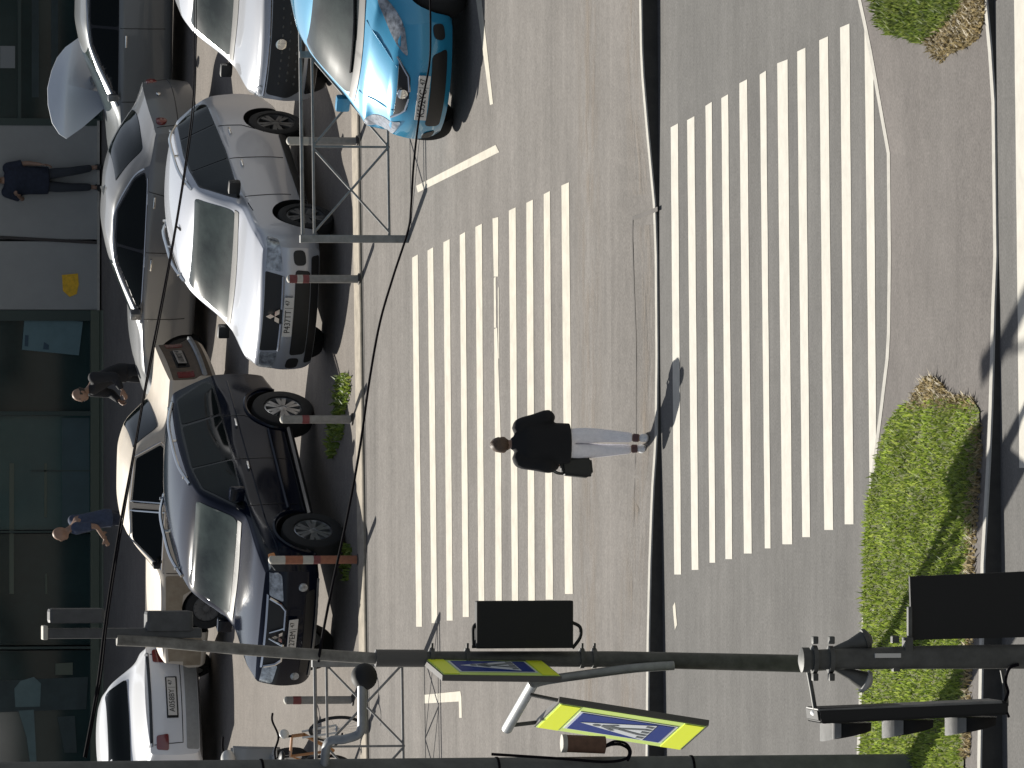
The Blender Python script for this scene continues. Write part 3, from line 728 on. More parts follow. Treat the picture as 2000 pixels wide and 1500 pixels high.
bm = NB(); p = K.hit('T', -.1, 0, 0); tube(bm, p, p+Vector((-.12, 0, .05)), .018, .010, n=8); obj('antenna', bm, 'black_plastic', K.root)
K.patch('rear_window', 'B', [(-.58, 1.2), (.58, 1.2), (.5, 1.52), (-.5, 1.52)], 'glass', .006, .06)
# --- black-blue off-roader
loc, rz = place((1.40, .79), 671, 1050, ZP, -.53, -.85)
K = Car(OFF, 'parked_car', 'glossy blue-black off-roader with chrome grille and big alloy wheels, parked nose to the kerb', 'car', loc, rz, 'navy_paint', 'cars parked nose to the kerb')
K.patch('window_trim', 'L', [(.86, 1.14), (.24, 1.60), (-.3, 1.675), (-1.0, 1.685), (-1.9, 1.65), (-2.18, 1.26), (-2.05, 1.17), (-.5, 1.145)], 'dark_trim', .004, .06)
K.patch('front_side_window', 'L', [(.78, 1.16), (.22, 1.575), (-.22, 1.645), (-.24, 1.16)], 'glass', .009, .05)
K.patch('rear_side_window', 'L', [(-.28, 1.16), (-.26, 1.65), (-1.2, 1.655), (-1.27, 1.18)], 'glass', .009, .04)
K.patch('quarter_window', 'L', [(-1.32, 1.185), (-1.26, 1.655), (-1.85, 1.64), (-2.12, 1.28), (-2.02, 1.2)], 'glass', .009, .05)
K.patch('front_side_window', 'R', [(.78, 1.16), (.22, 1.575), (-.22, 1.645), (-.24, 1.16)], 'glass', .006, .05)
K.patch('rear_side_window', 'R', [(-.28, 1.16), (-.26, 1.665), (-1.85, 1.64), (-2.1, 1.27), (-2.0, 1.2)], 'glass', .006, .05)
K.patch('windscreen', 'F', [(-.70, 1.225), (.70, 1.225), (.615, 1.65), (-.615, 1.65)], 'screen_glass', .006, .07)
K.patch('wiper_cowl', 'F', [(-.71, 1.185), (.71, 1.185), (.70, 1.22), (-.70, 1.22)], 'black_plastic', .008, .01)
K.patch('grille', 'F', [(-.40, .80), (.40, .80), (.50, 1.00), (-.50, 1.00)], 'black_plastic', .008, .03)
K.patch('bonnet_chrome', 'F', [(-.52, 1.005), (.52, 1.005), (.53, 1.028), (-.53, 1.028)], 'chrome', .012, .005)
for q in (lambda p: p, sy):
    K.patch('headlight', 'F', q([(.46, .83), (.78, .86), (.84, 1.01), (.52, 1.00)]), 'lamp_glass', .010, .03)
    bm = NB(); p = K.hit('F', q([(.64, .58)])[0][0], .60, .012); lathe(bm, [(.055, -.02), (.055, .004), (.03, .012)], 16, Matrix.Translation(p) @ Matrix.Rotation(math.pi/2, 4, 'Y'))
    obj('fog_light', bm, 'lamp_glass', K.root, smooth=True)
    bm = NB(); L = q([(.10, .80), (.36, .80), (.43, .86), (.49, .99)])
    L = L if L[0][0] > 0 else L[::-1]; K.line(bm, 'F', L, .017, .022); obj('grille_bar', bm, 'chrome', K.root, smooth=True)
    bm = NB(); L = q([(.04, .97), (.13, .80)]); K.line(bm, 'F', L, .012, .024); obj('grille_bar', bm, 'chrome', K.root, smooth=True)
    K.patch('wing_lamp', 'L' if q([(1, 0)])[0][0] > 0 else 'R', [(2.02, .90), (1.86, .92), (1.88, 1.0), (2.04, .99)], 'lamp_amber', .008, .02)
K.patch('lower_grille', 'F', [(-.60, .45), (.60, .45), (.58, .56), (-.58, .56)], 'black_plastic', .009, .04)
K.patch('bumper_lip', 'F', [(-.70, .40), (.70, .40), (.70, .43), (-.70, .43)], 'galvanised', .016, .01)
three_diamond(K, .86, .085, 'chrome', off=.03)
K.plate('F', .70, 'K727EM', '47', tilt=-.25, off=.035)
for pts in ([(.80, 1.10), (.78, .50)], [(-.26, 1.13), (-.26, .48)], [(-1.24, 1.15), (-1.22, .90), (-1.0, .62)], [(1.25, 1.06), (1.0, 1.08)]): bm = NB(); K.line(bm, 'L', pts, .006, .001); obj('door_seam', bm, 'dark_trim', K.root)
bm = NB(); K.line(bm, 'L', [(1.9, .86), (1.2, .93), (0, .96), (-1.2, .99), (-2.1, 1.0)], .008, .002); obj('side_crease', bm, 'navy_paint', K.root, smooth=True); bm = NB(); K.line(bm, 'L', [(.9, .62), (-.9, .63)], .02, .008); obj('side_moulding', bm, 'navy_paint', K.root, smooth=True)
bm = NB(); polytube(bm, [(.98, .84, .36), (-.98, .84, .36)], .045, 8); obj('side_step', bm, 'dark_trim', K.root, smooth=True)
for pts in ([(1.86, .36), (1.84, .62), (1.66, .80), (1.40, .86), (1.14, .80), (.97, .62), (.95, .40)], [(-.94, .40), (-.97, .62), (-1.14, .80), (-1.40, .86), (-1.66, .80), (-1.84, .62), (-1.86, .44)]): bm = NB(); K.line(bm, 'L', [tuple(p[:2]) for p in smooth_pts([(a, b, 0) for a, b in pts], 4)], .022, .008); obj('wheel_arch_trim', bm, 'navy_paint', K.root, smooth=True)
K.handles([(-.08, .99), (-1.05, 1.02)], 'chrome'); K.mirror(.66, 1.20, 'navy_paint', .11, .095)
K.wheels(rim='alloy', spokes=6, wd=.26)
for sy_ in (1, -1):
    bm = NB(); P = [K.hit('T', x, sy_*.665, .06) for x in (.0, -.4, -.9, -1.4, -1.85)]
    P[0].z -= .05; P[-1].z -= .05; polytube(bm, smooth_pts(P, 4), .022, 8)
    for x in (-.15, -1.0, -1.75): p = K.hit('T', x, sy_*.665, .0); tube(bm, p, p+Vector((0, 0, .06)), .02, n=8)
    obj('roof_rail', bm, 'chrome', K.root, smooth=True)
K.patch('rear_window', 'B', [(-.6, 1.25), (.6, 1.25), (.54, 1.62), (-.54, 1.62)], 'glass', .006, .06)
# --- bright blue hatchback on the side road
BS = 1.09; loc, rz = place((2.02*BS, 0), 919, 189, Z1, -.56, -.83)
K = Car(HATCH, 'parked_car', 'bright blue hatchback standing on the side road in front of the railing', 'car', loc, rz, 'blue_paint')
K.patch('windscreen', 'F', [(-.62, 1.06), (.62, 1.06), (.52, 1.41), (-.52, 1.41)], 'screen_glass', .006, .08)
K.patch('wiper_cowl', 'F', [(-.64, 1.015), (.64, 1.015), (.63, 1.06), (-.63, 1.06)], 'black_plastic', .008, .01)
K.patch('upper_grille', 'F', [(-.20, .63), (.20, .63), (.34, .745), (-.34, .745)], 'black_plastic', .008, .04)
K.patch('lower_grille', 'F', [(-.46, .26), (.46, .26), (.42, .42), (-.42, .42)], 'black_plastic', .010, .05)
for q in (lambda p: p, sy):
    K.patch('headlight', 'F', q([(.38, .66), (.66, .70), (.80, .92), (.70, .93), (.48, .80)]), 'lamp_glass', .010, .05)
    K.patch('fog_light', 'F', q([(.54, .28), (.68, .30), (.68, .42), (.56, .40)]), 'black_plastic', .010, .05)
    bm = NB(); L = q([(.04, .63), (.20, .65), (.36, .76)]); K.line(bm, 'F', L, .012, .014); obj('grille_bar', bm, 'chrome', K.root, smooth=True)
    bm = NB(); L = q([(.26, .76), (.34, .88), (.42, 1.0)]); K.line(bm, 'F', L, .010, .001); obj('bonnet_crease', bm, 'blue_paint', K.root, smooth=True)
bm = NB(); p = K.hit('F', 0, .69, .02); lathe(bm, [(.055, -.02), (.055, .006), (.05, .010)], 20, Matrix.Translation(p) @ Matrix.Rotation(math.pi/2, 4, 'Y')); obj('badge', bm, 'chrome', K.root, smooth=True)
K.plate('F', .50, 'K552YC', '47', tilt=.08, off=.03)
for pl in 'LR':
    K.patch('front_side_window', pl, [(.95, 1.0), (.20, 1.40), (-.22, 1.43), (-.24, 1.0)], 'glass', .006, .05)
    K.patch('rear_side_window', pl, [(-.29, 1.0), (-.27, 1.43), (-1.2, 1.40), (-1.5, 1.08), (-1.4, 1.02)], 'glass', .006, .05)
for pts in ([(.86, .95), (.84, .35)], [(-.26, .97), (-.26, .30)]): bm = NB(); K.line(bm, 'L', pts, .006, .001); obj('door_seam', bm, 'dark_trim', K.root)
for a, b in (((-.30, 1.075), (.32, 1.085)), ((.10, 1.075), (.60, 1.10))): bm = NB(); K.line(bm, 'F', [a, b], .012, .022); obj('wiper', bm, 'black_plastic', K.root)
K.mirror(.70, 1.03, 'blue_paint'); K.handles([(-.12, .88)], 'blue_paint'); K.wheels(rim='alloy', spokes=7)
K.patch('rear_window', 'B', [(-.5, 1.0), (.5, 1.0), (.44, 1.36), (-.44, 1.36)], 'glass', .006, .06)
K.root.scale = (BS, BS, BS)
# --- pale silver car behind the railing, glinting in the sun
sp = dict(SUV); loc, rz = place((2.3, 0), 668, 88, ZP, -.42, -.91)
K = Car(sp, 'parked_car', 'pale silver car with black honeycomb grille glinting in the sun, behind the blue hatchback', 'car', loc, rz, 'pale_silver_paint', 'cars parked nose to the kerb')
K.patch('windscreen', 'F', [(-.745, 1.15), (.745, 1.15), (.595, 1.545), (-.595, 1.545)], 'screen_glass', .006, .06)
K.patch('wiper_cowl', 'F', [(-.77, 1.115), (.77, 1.115), (.765, 1.15), (-.765, 1.15)], 'black_plastic', .008, .01)
K.patch('grille', 'F', [(-.66, .45), (.66, .45), (.78, .60), (.74, .86), (-.74, .86), (-.78, .60)], 'black_plastic', .010, .05)
bm = NB(); K.line(bm, 'F', [(-.76, .89), (0, .885), (.76, .89)], .016, .012); obj('grille_bar', bm, 'chrome', K.root, smooth=True)
for i in range(-5, 6):
    for j in range(3): bm = NB(); p = K.hit('F', i*.11+(j % 2)*.055, .55+j*.09, .012); ball(bm, p, (.008, .022, .014), 6, 4); obj('grille_stud', bm, 'dark_pole', K.root, smooth=True)
bm = NB(); p = K.hit('F', 0, .74, .02); lathe(bm, [(.07, -.02), (.07, .006), (.05, .010)], 20, Matrix.Translation(p) @ Matrix.Rotation(math.pi/2, 4, 'Y')); obj('badge', bm, 'chrome', K.root, smooth=True)
for q in (lambda p: p, sy): K.patch('headlight', 'F', q([(.62, .915), (.84, .88), (.86, .96), (.64, .965)]), 'lamp_glass', .010, .03)
for pl in 'LR':
    K.patch('front_side_window', pl, [(.79, 1.09), (.16, 1.485), (-.24, 1.535), (-.26, 1.10)], 'glass', .006, .05)
    K.patch('rear_side_window', pl, [(-.29, 1.095), (-.27, 1.56), (-1.7, 1.54), (-2.0, 1.2), (-1.9, 1.14)], 'glass', .006, .04)
K.patch('bumper_lip', 'F', [(-.72, .27), (.72, .27), (.72, .40), (-.72, .40)], 'dark_trim', .010, .03)
K.mirror(.72, 1.12, 'black_plastic'); K.wheels(rim='alloy', spokes=5)
# --- grey sedan seen from its rear quarter (with the red lamp)
loc, rz = place((-2.25, 0), 425, 182, ZP, -.87, .49)
K = Car(SEDAN, 'parked_car', 'grey sedan seen from its rear quarter with a dark rear window, behind the silver off-roader', 'car', loc, rz, 'grey_paint', 'cars parked in front of the shop')
K.patch('rear_window', 'B', [(-.58, 1.05), (.58, 1.05), (.45, 1.35), (-.45, 1.35)], 'glass', .008, .05)
K.patch('window_trim', 'L', [(.72, .95), (.0, 1.285), (-.4, 1.335), (-.8, 1.335), (-1.32, 1.16), (-1.48, 1.025), (-1.27, .985)], 'dark_trim', .004, .05)
bm = NB(); K.line(bm, 'L', [tuple(p[:2]) for p in smooth_pts([(.76, .945, 0), (.45, 1.10, 0), (.0, 1.30, 0), (-.4, 1.352, 0), (-.8, 1.352, 0), (-1.32, 1.175, 0), (-1.52, 1.03, 0)], 5)], .013, .006); obj('window_strip', bm, 'chrome', K.root, smooth=True)
bm = NB(); K.line(bm, 'L', [(.82, .935), (-.3, .955), (-1.4, .985)], .009, .006); obj('window_strip', bm, 'chrome', K.root, smooth=True)
K.patch('front_side_window', 'L', [(.66, .96), (-.03, 1.27), (-.26, 1.305), (-.26, .975)], 'glass', .009, .04)
K.patch('rear_side_window', 'L', [(-.31, .975), (-.31, 1.31), (-.8, 1.32), (-1.3, 1.15), (-1.45, 1.03), (-1.25, .995)], 'glass', .009, .04)
K.patch('front_side_window', 'R', [(.66, .96), (-.03, 1.27), (-.26, 1.305), (-.26, .975)], 'glass', .006, .04)
K.patch('windscreen', 'F', [(-.66, 1.0), (.66, 1.0), (.54, 1.33), (-.54, 1.33)], 'screen_glass', .006, .06)
for s_ in (1, -1):
    bm = NB(); p = K.hit('B', s_*.56, .82, .0); lathe(bm, [(.075, -.03), (.075, .012), (.05, .022)], 18, Matrix.Translation(p) @ Matrix.Rotation(-math.pi/2, 4, 'Y')); obj('tail_light', bm, 'lamp_red', K.root, smooth=True)
bm = NB(); K.line(bm, 'B', [(-.66, .93), (-.66, .60), (.66, .60), (.66, .93)], .006, .002); obj('boot_seam', bm, 'dark_trim', K.root)
bm = NB(); p = K.hit('B', 0, .80, .01); ball(bm, p, (.012, .05, .03), 12, 8); obj('badge', bm, 'chrome', K.root, smooth=True)
bm = NB(); p = K.hit('T', -.75, 0, 0); prism(bm, [p+Vector((.07, -.02, -.01)), p+Vector((-.07, -.025, -.01)), p+Vector((-.08, 0, .055)), ], (0, .04, 0)); obj('antenna', bm, 'plate_white', K.root)
K.handles([(-.1, .86), (-1.05, .88)], 'chrome'); K.mirror(.62, 1.0, 'grey_paint'); K.wheels(rim='alloy')
for pts in ([(.74, .9), (.72, .35)], [(-.28, .94), (-.28, .32)], [(-1.2, .96), (-1.1, .55)]): bm = NB(); K.line(bm, 'L', pts, .006, .001); obj('door_seam', bm, 'dark_trim', K.root)
# --- dark grey sedan with raised bonnet
loc, rz = place((1.0, .8), 362, 236, ZP, -.985, .17)
K = Car(SEDAN, 'parked_car', 'dark grey sedan with its pale bonnet raised, in front of the dark shop window', 'car', loc, rz, 'dark_grey_paint', 'cars parked in front of the shop')
K.patch('window_trim', 'L', [(.76, .945), (.0, 1.29), (-.4, 1.34), (-.8, 1.34), (-1.32, 1.16), (-1.48, 1.025), (-1.27, .97)], 'dark_trim', .004, .05)
bm = NB(); K.line(bm, 'L', [tuple(p[:2]) for p in smooth_pts([(.80, .94, 0), (.45, 1.105, 0), (.0, 1.305, 0), (-.4, 1.357, 0), (-.8, 1.357, 0), (-1.32, 1.18, 0)], 5)], .018, .006); obj('window_strip', bm, 'chrome', K.root, smooth=True)
K.patch('front_side_window', 'L', [(.70, .955), (-.03, 1.275), (-.26, 1.31), (-.26, .965)], 'glass', .009, .04)
K.patch('rear_side_window', 'L', [(-.30, .965), (-.30, 1.315), (-.8, 1.325), (-1.3, 1.15), (-1.45, 1.03), (-1.25, .98)], 'glass', .009, .04)
K.patch('windscreen', 'F', [(-.66, 1.0), (.66, 1.0), (.54, 1.33), (-.54, 1.33)], 'screen_glass', .006, .06)
K.handles([(-.10, .86), (-1.05, .88)], 'chrome'); K.mirror(.66, 1.0, 'dark_grey_paint'); K.wheels(rim='alloy')
for pts in ([(.74, .9), (.72, .35)], [(-.28, .94), (-.28, .32)]): bm = NB(); K.line(bm, 'L', pts, .006, .001); obj('door_seam', bm, 'dark_trim', K.root)
# bonnet: a curved panel hinged at the foot of the windscreen and swung up
out = [(153, 74), (128, 92), (112, 112), (101, 138), (93, 172), (94, 205), (102, 240), (116, 262), (130, 271), (160, 250), (190, 224), (219, 197), (222, 185), (205, 190), (192, 180), (180, 155), (173, 125), (168, 100)]
Yb0 = loc.y+.75; bm = NB()
P = [at(x, y, Yb0+.55*(1-(y-70)/200)-.0*(x)) for x, y in out]
f = bm.faces.new([bm.verts.new(p) for p in P]); cxy = sum((p for p in P), Vector())/len(P)
r = bmesh.ops.poke(bm, faces=[f]); r['verts'][0].co = at(130, 165, Yb0+.12)
bmesh.ops.subdivide_edges(bm, edges=bm.edges[:], cuts=1)
rr = bmesh.ops.extrude_face_region(bm, geom=bm.faces[:])
for v in [g for g in rr['geom'] if isinstance(g, bmesh.types.BMVert)]: v.co += Vector((0, .035, 0))
obj('bonnet', bm, 'bonnet_paint', K.root, world=True, smooth=True, angle=50)
# --- old cream sedan with rusty front
loc, rz = place((-2.04, 0), 452, 700, ZP, -.95, .31)
K = Car(OLD, 'parked_car', 'old cream boxy sedan with a rusty brown front wing, behind the blue-black off-roader', 'car', loc, rz, 'cream_paint', 'cars parked in front of the shop')
K.patch('rear_window', 'B', [(-.58, 1.03), (.58, 1.03), (.50, 1.33), (-.50, 1.33)], 'glass', .008, .05)
K.patch('front_side_window', 'L', [(.62, .93), (.27, 1.30), (-.16, 1.33), (-.18, .935)], 'glass', .009, .03)
K.patch('rear_side_window', 'L', [(-.26, .935), (-.24, 1.33), (-.85, 1.30), (-1.08, 1.0), (-1.02, .945)], 'glass', .009, .03)
for pts in ([(.66, .915), (.27, 1.325), (-.13, 1.355), (-.15, .915), (.66, .915)], [(-.28, .915), (-.26, 1.355), (-.87, 1.325), (-1.12, 1.0), (-1.05, .925), (-.28, .915)]):
    bm = NB(); K.line(bm, 'L', pts, .010, .008); obj('window_frame', bm, 'chrome', K.root, smooth=True)
K.patch('windscreen', 'F', [(-.62, 1.0), (.62, 1.0), (.52, 1.32), (-.52, 1.32)], 'screen_glass', .006, .05)
K.patch('rear_panel', 'B', [(-.75, .36), (.75, .36), (.75, .875), (-.75, .875)], 'rust_shaded', .006, .03)
K.patch('boot_recess', 'B', [(-.36, .60), (.36, .60), (.36, .78), (-.36, .78)], 'dark_trim', .010, .02)
for s_ in (1, -1): K.patch('tail_light', 'B', [(s_*.52, .58), (s_*.70, .58), (s_*.70, .80), (s_*.52, .80)], 'lamp_red', .014, .02)
bm = NB(); K.line(bm, 'B', [(-.76, .46), (.76, .46)], .035, .03); obj('rear_bumper', bm, 'galvanised', K.root, smooth=True)
K.plate('B', .69, 'A318OT', '47', off=.03).x; [o for o in K.root.children if o.name.startswith('number_plate')][0].data.materials[0] = M['plate_dim']
K.patch('front_wing', 'L', [(2.0, .34), (1.62, .34), (1.6, .52), (1.42, .64), (1.0, .62), (.86, .40), (.72, .36), (.74, .86), (1.4, .83), (2.0, .76)], 'rusty_paint', .006, .02)
K.patch('headlight', 'F', [(-.70, .62), (-.44, .62), (-.44, .78), (-.70, .78)], 'lamp_glass', .01, .02); K.patch('headlight', 'F', [(.44, .62), (.70, .62), (.70, .78), (.44, .78)], 'lamp_glass', .01, .02)
K.handles([(-.08, .80), (-.92, .80)], 'chrome'); K.mirror(.55, .98, 'black_plastic', .06, .05); K.wheels(rim='steel_rim', spokes=8, wd=.17)
for pts in ([(.70, .9), (.70, .35)], [(-.22, .9), (-.22, .32)], [(-1.06, .9), (-1.0, .6)]): bm = NB(); K.line(bm, 'L', pts, .006, .001); obj('door_seam', bm, 'dark_trim', K.root)
# --- white car seen from behind
HB = dict(SEDAN); HB['zt'] = [(2.25, .74), (2.0, .83), (1.5, .93), (1.0, .99), (.88, 1.03), (.1, 1.38), (-.2, 1.44), (-.6, 1.45), (-.88, 1.40), (-1.32, 1.10), (-1.42, 1.075), (-2.25, 1.03)]; HB['bowr'] = .14; HB['wr'] = [(2.25, .50), (1.5, .66), (1.0, .70), (.0, .57), (-.7, .56), (-1.3, .70), (-2.25, .70)]; HB['zb'] = [(2.25, .66), (1.5, .84), (1.0, .90), (0, .93), (-1.4, .99), (-2.25, .97)]
loc, rz = place((-2.25, 0), 434, 1360, ZP, -.36, .93)
K = Car(HB, 'parked_car', 'white car seen from behind with its number plate on the boot, beside the concrete pole', 'car', loc, rz, 'white_paint', 'cars parked in front of the shop')
K.patch('rear_window', 'B', [(-.62, 1.125), (.62, 1.125), (.52, 1.375), (-.52, 1.375)], 'glass', .008, .06)
for pl in 'LR':
    K.patch('front_side_window', pl, [(.70, .955), (-.03, 1.275), (-.26, 1.31), (-.26, .965)], 'glass', .009, .04)
    K.patch('rear_side_window', pl, [(-.30, .965), (-.30, 1.35), (-.7, 1.35), (-1.08, 1.14), (-1.15, 1.03), (-1.05, .985)], 'glass', .009, .04)
    s_ = 1 if pl == 'L' else -1
    K.patch('tail_light', 'B', [(s_*.50, .74), (s_*.72, .74), (s_*.70, .90), (s_*.52, .90)], 'lamp_red', .012, .03)
K.patch('windscreen', 'F', [(-.66, 1.0), (.66, 1.0), (.54, 1.33), (-.54, 1.33)], 'screen_glass', .006, .06)
K.patch('boot_trim', 'B', [(-.66, .945), (.66, .945), (.66, .985), (-.66, .985)], 'dark_trim', .010, .01)
K.patch('plate_surround', 'B', [(-.29, .60), (.29, .60), (.29, .755), (-.29, .755)], 'dark_trim', .010, .01)
K.plate('B', .68, 'A058BY', '47', off=.025)
K.patch('bumper_lower', 'B', [(-.70, .33), (.70, .33), (.70, .50), (-.70, .50)], 'visor_grey', .010, .03)
K.mirror(.66, 1.0, 'white_paint'); K.wheels(rim='alloy')
bm = NB(); K.line(bm, 'B', [(-.64, .93), (-.62, .55), (.62, .55), (.64, .93)], .006, .002); obj('boot_seam', bm, 'dark_trim', K.root)
# ------------------------------------------------------------------ shop building behind the parked cars
FY = gp(197, 750, ZP).y                           # plane of the facade
def fq(bm, x0, y0, x1, y1, dy, depth, bev=0):     # facade block: dy in front of the plane (towards the cars), depth into the wall
    p, q = at(x0, y1, FY), at(x1, y0, FY)
    return box(bm, ((p.x+q.x)/2, FY-dy+depth/2, (p.z+q.z)/2), (abs(q.x-p.x), depth, abs(p.z-q.z)), bev=bev)
hx = lambda z: CX+FPX*((Vector((0, FY, z))-CAM).dot(DN))/((Vector((0, FY, z))-CAM).dot(FW))
TOP = hx(4.3)
bl = thing('shop_building', 'shop building with white wall panels and dark green glass shopfront behind the parked cars', 'building', (0, FY, ZP))
bm = NB(); box(bm, (0, FY+4.2, 2.3), (60, 7.6, 4.24)); obj('wall', bm, 'facade_white', bl, world=True)
bm = NB(); box(bm, (0, FY+3.9, 4.5), (60.6, 8.6, .18)); obj('roof', bm, 'facade_frame', bl, world=True)
for y0, y1 in ((243, 466), (472, 604)):
    bm = NB(); fq(bm, TOP+2, y0, 189, y1, .05, .44); obj('wall_panel', bm, 'facade_white', bl, world=True)
bm = NB(); prism(bm, [at(TOP, 441, FY-.052), at(TOP, 447, FY-.052), at(191, 477, FY-.052), at(191, 471, FY-.052)], (0, -.01, 0)); obj('panel_seam', bm, 'facade_seam', bl, world=True)
bm = NB(); fq(bm, 188.5, 236, 193, 606, .10, .4); obj('plinth', bm, 'kerb_stone', bl, world=True)
bm = NB(); fq(bm, 193, 606, 206, 1900, .30, .6, bev=.02); obj('doorstep', bm, 'facade_frame_light', bl, world=True)
bm = NB(); fq(bm, 193, -500, 204, 236, .22, .5); obj('doorstep', bm, 'facade_frame', bl, world=True)
# left shopfront: frames and panes
for y0, y1 in ((606, 626), (803, 812), (1036, 1042), (1262, 1270), (1500, 1510)):
    bm = NB(); fq(bm, TOP+2, y0, 186, y1, .06, .40); obj('window_frame', bm, 'facade_frame', bl, world=True)
bm = NB(); fq(bm, 176, 606, 192.5, 1900, .075, .40); obj('window_frame', bm, 'facade_frame_light', bl, world=True)
bm = NB(); fq(bm, TOP-4, 606, TOP+6, 1900, .075, .40); obj('window_frame', bm, 'facade_frame', bl, world=True)
for y0, y1, m in ((626, 803, 'facade_glass'), (812, 1036, 'facade_glass_teal'), (1042, 1262, 'facade_glass'), (1270, 1500, 'facade_glass'), (1510, 1900, 'facade_glass_teal')):
    bm = NB(); fq(bm, TOP+6, y0, 176, y1, .0, .34); obj('shop_window', bm, m, bl, world=True)
# displays stuck to / hung behind the panes
bm = NB(); fq(bm, 121, 816, 174, 1030, .012, .010); obj('window_film', bm, 'curtain_teal', bl, world=True)
bm = NB(); fq(bm, 60, 918, 176, 921, .014, .010); obj('glazing_bar', bm, 'facade_frame', bl, world=True)
for x0, y0, x1, y1 in ((18, 905, 27, 1160), (86, 905, 91, 1010), (88, 1120, 92, 1160)):
    bm = NB(); fq(bm, x0, y0, x1, y1, .014, .010); obj('display_rail', bm, 'facade_frame_light', bl, world=True)
for pts, m in (([(28, 1345), (40, 1330), (66, 1322), (80, 1335), (78, 1380), (30, 1381)], 'curtain'), ([(36, 1388), (66, 1386), (72, 1500), (60, 1500), (52, 1440)], 'curtain'),
               ([(108, 1296), (142, 1294), (142, 1318), (108, 1318)], 'facade_frame_light'), ([(-20, 1330), (172, 1322), (168, 1385), (-20, 1392)], 'display_dim'), ([(112, 1400), (146, 1398), (150, 1470), (126, 1470)], 'display_dim')):
    bm = NB(); prism(bm, [at(x, y, FY-.008 if m == 'display_dim' else FY-.014) for x, y in pts], (0, -.005, 0)); obj('window_display', bm, m, bl, world=True)
# right shopfront
for y0, y1 in ((-30, -20), (232, 243)):
    bm = NB(); fq(bm, TOP+2, y0, 192, y1, .06, .40); obj('window_frame', bm, 'facade_frame', bl, world=True)
bm = NB(); fq(bm, TOP+6, -20, 193, 232, .0, .34); obj('shop_window', bm, 'facade_glass', bl, world=True)
for x0, x1 in ((34, 41), (150, 158)):
    bm = NB(); fq(bm, x0, -20, x1, 232, .03, .10); obj('window_frame', bm, 'facade_frame', bl, world=True)
for x in (62, 100): 
    bm = NB(); fq(bm, x, -20, x+14, 190, .006, .01); obj('window_film', bm, 'display_dim', bl, world=True)
tag(obj('paper_notice', (lambda b: fq(b, 0, 90, 29, 133, .02, .008))(NB()), 'notice_paper'), 'grey paper notice stuck on the dark shop window', 'notice')
tag(obj('wall_sticker', (lambda b: prism(b, [at(x, y, FY-.06) for x, y in [(121, 537), (152, 534), (154, 555), (150, 574), (136, 580), (123, 568)]], (0, .008, 0)))(NB()), 'sticker_yellow'), 'yellow sticker low on the white wall panel', 'sticker')
po = thing('window_poster', 'pale blue-green poster in the shop window', 'poster', at(82, 655, FY-.03))
bm = NB(); prism(bm, [at(x, y, FY-.03) for x, y in [(48, 620), (162, 628), (154, 694), (43, 683)]], (0, .012, 0)); obj('sheet', bm, 'poster', po, world=True)
for pts in ([(49, 654), (56, 655), (55, 677), (48, 676)], [(86, 668), (96, 674), (95, 683), (84, 682)]):
    bm = NB(); prism(bm, [at(x, y, FY-.034) for x, y in pts], (0, .003, 0)); obj('print', bm, 'poster_ink', po, world=True)
# ------------------------------------------------------------------ bollards along the parking edge
def bollard(px, py, h, label, cols, lean=0.0):
    g = gp(px, py, ZP); t = thing('bollard', label, 'bollard', g, 0, 'bollards along the parking edge'); n = len(cols); z = 0; R = .048
    for f, m in cols:
        bm = NB(); tube(bm, (lean*z/h, 0, z), (lean*(z+f*h)/h, 0, z+f*h), R+(.002 if m != 'bollard_grey' else 0), n=16); obj('band' if m != 'bollard_grey' else 'post', bm, m, t, smooth=True); z += f*h
    bm = NB(); lathe(bm, [(R, 0), (R*.8, .018), (R*.3, .03)], 16, Matrix.Translation((lean, 0, h))); obj('cap', bm, 'bollard_white', t, smooth=True)
    bm = NB(); lathe(bm, [(R*1.6, 0), (R*1.5, .02), (R, .03)], 16); obj('base', bm, 'tar_seam', t, smooth=True); return t
bollard(699, 276, .84, 'pale bollard with a whitish top behind the right-hand railing', [(.72, 'bollard_grey'), (.28, 'bollard_white')], .0)
bollard(703, 545, .86, 'pale bollard with red bands in front of the silver off-roader', [(.72, 'bollard_grey'), (.09, 'bollard_red'), (.08, 'bollard_white'), (.11, 'bollard_red')])
bollard(689, 819, .86, 'grey bollard by the rear wheel of the blue-black off-roader', [(.62, 'bollard_grey'), (.10, 'bollard_red'), (.28, 'bollard_grey')])
bollard(701, 1093, 1.07, 'rusty orange bollard with pale bands at the front wheel of the blue-black off-roader', [(.44, 'bollard_orange'), (.08, 'bollard_red'), (.12, 'bollard_white'), (.20, 'bollard_orange'), (.16, 'bollard_white')])
bollard(690, 1367, .82, 'grey bollard with one dark red band beside the tall street pole', [(.78, 'bollard_grey'), (.12, 'bollard_red'), (.10, 'bollard_grey')])
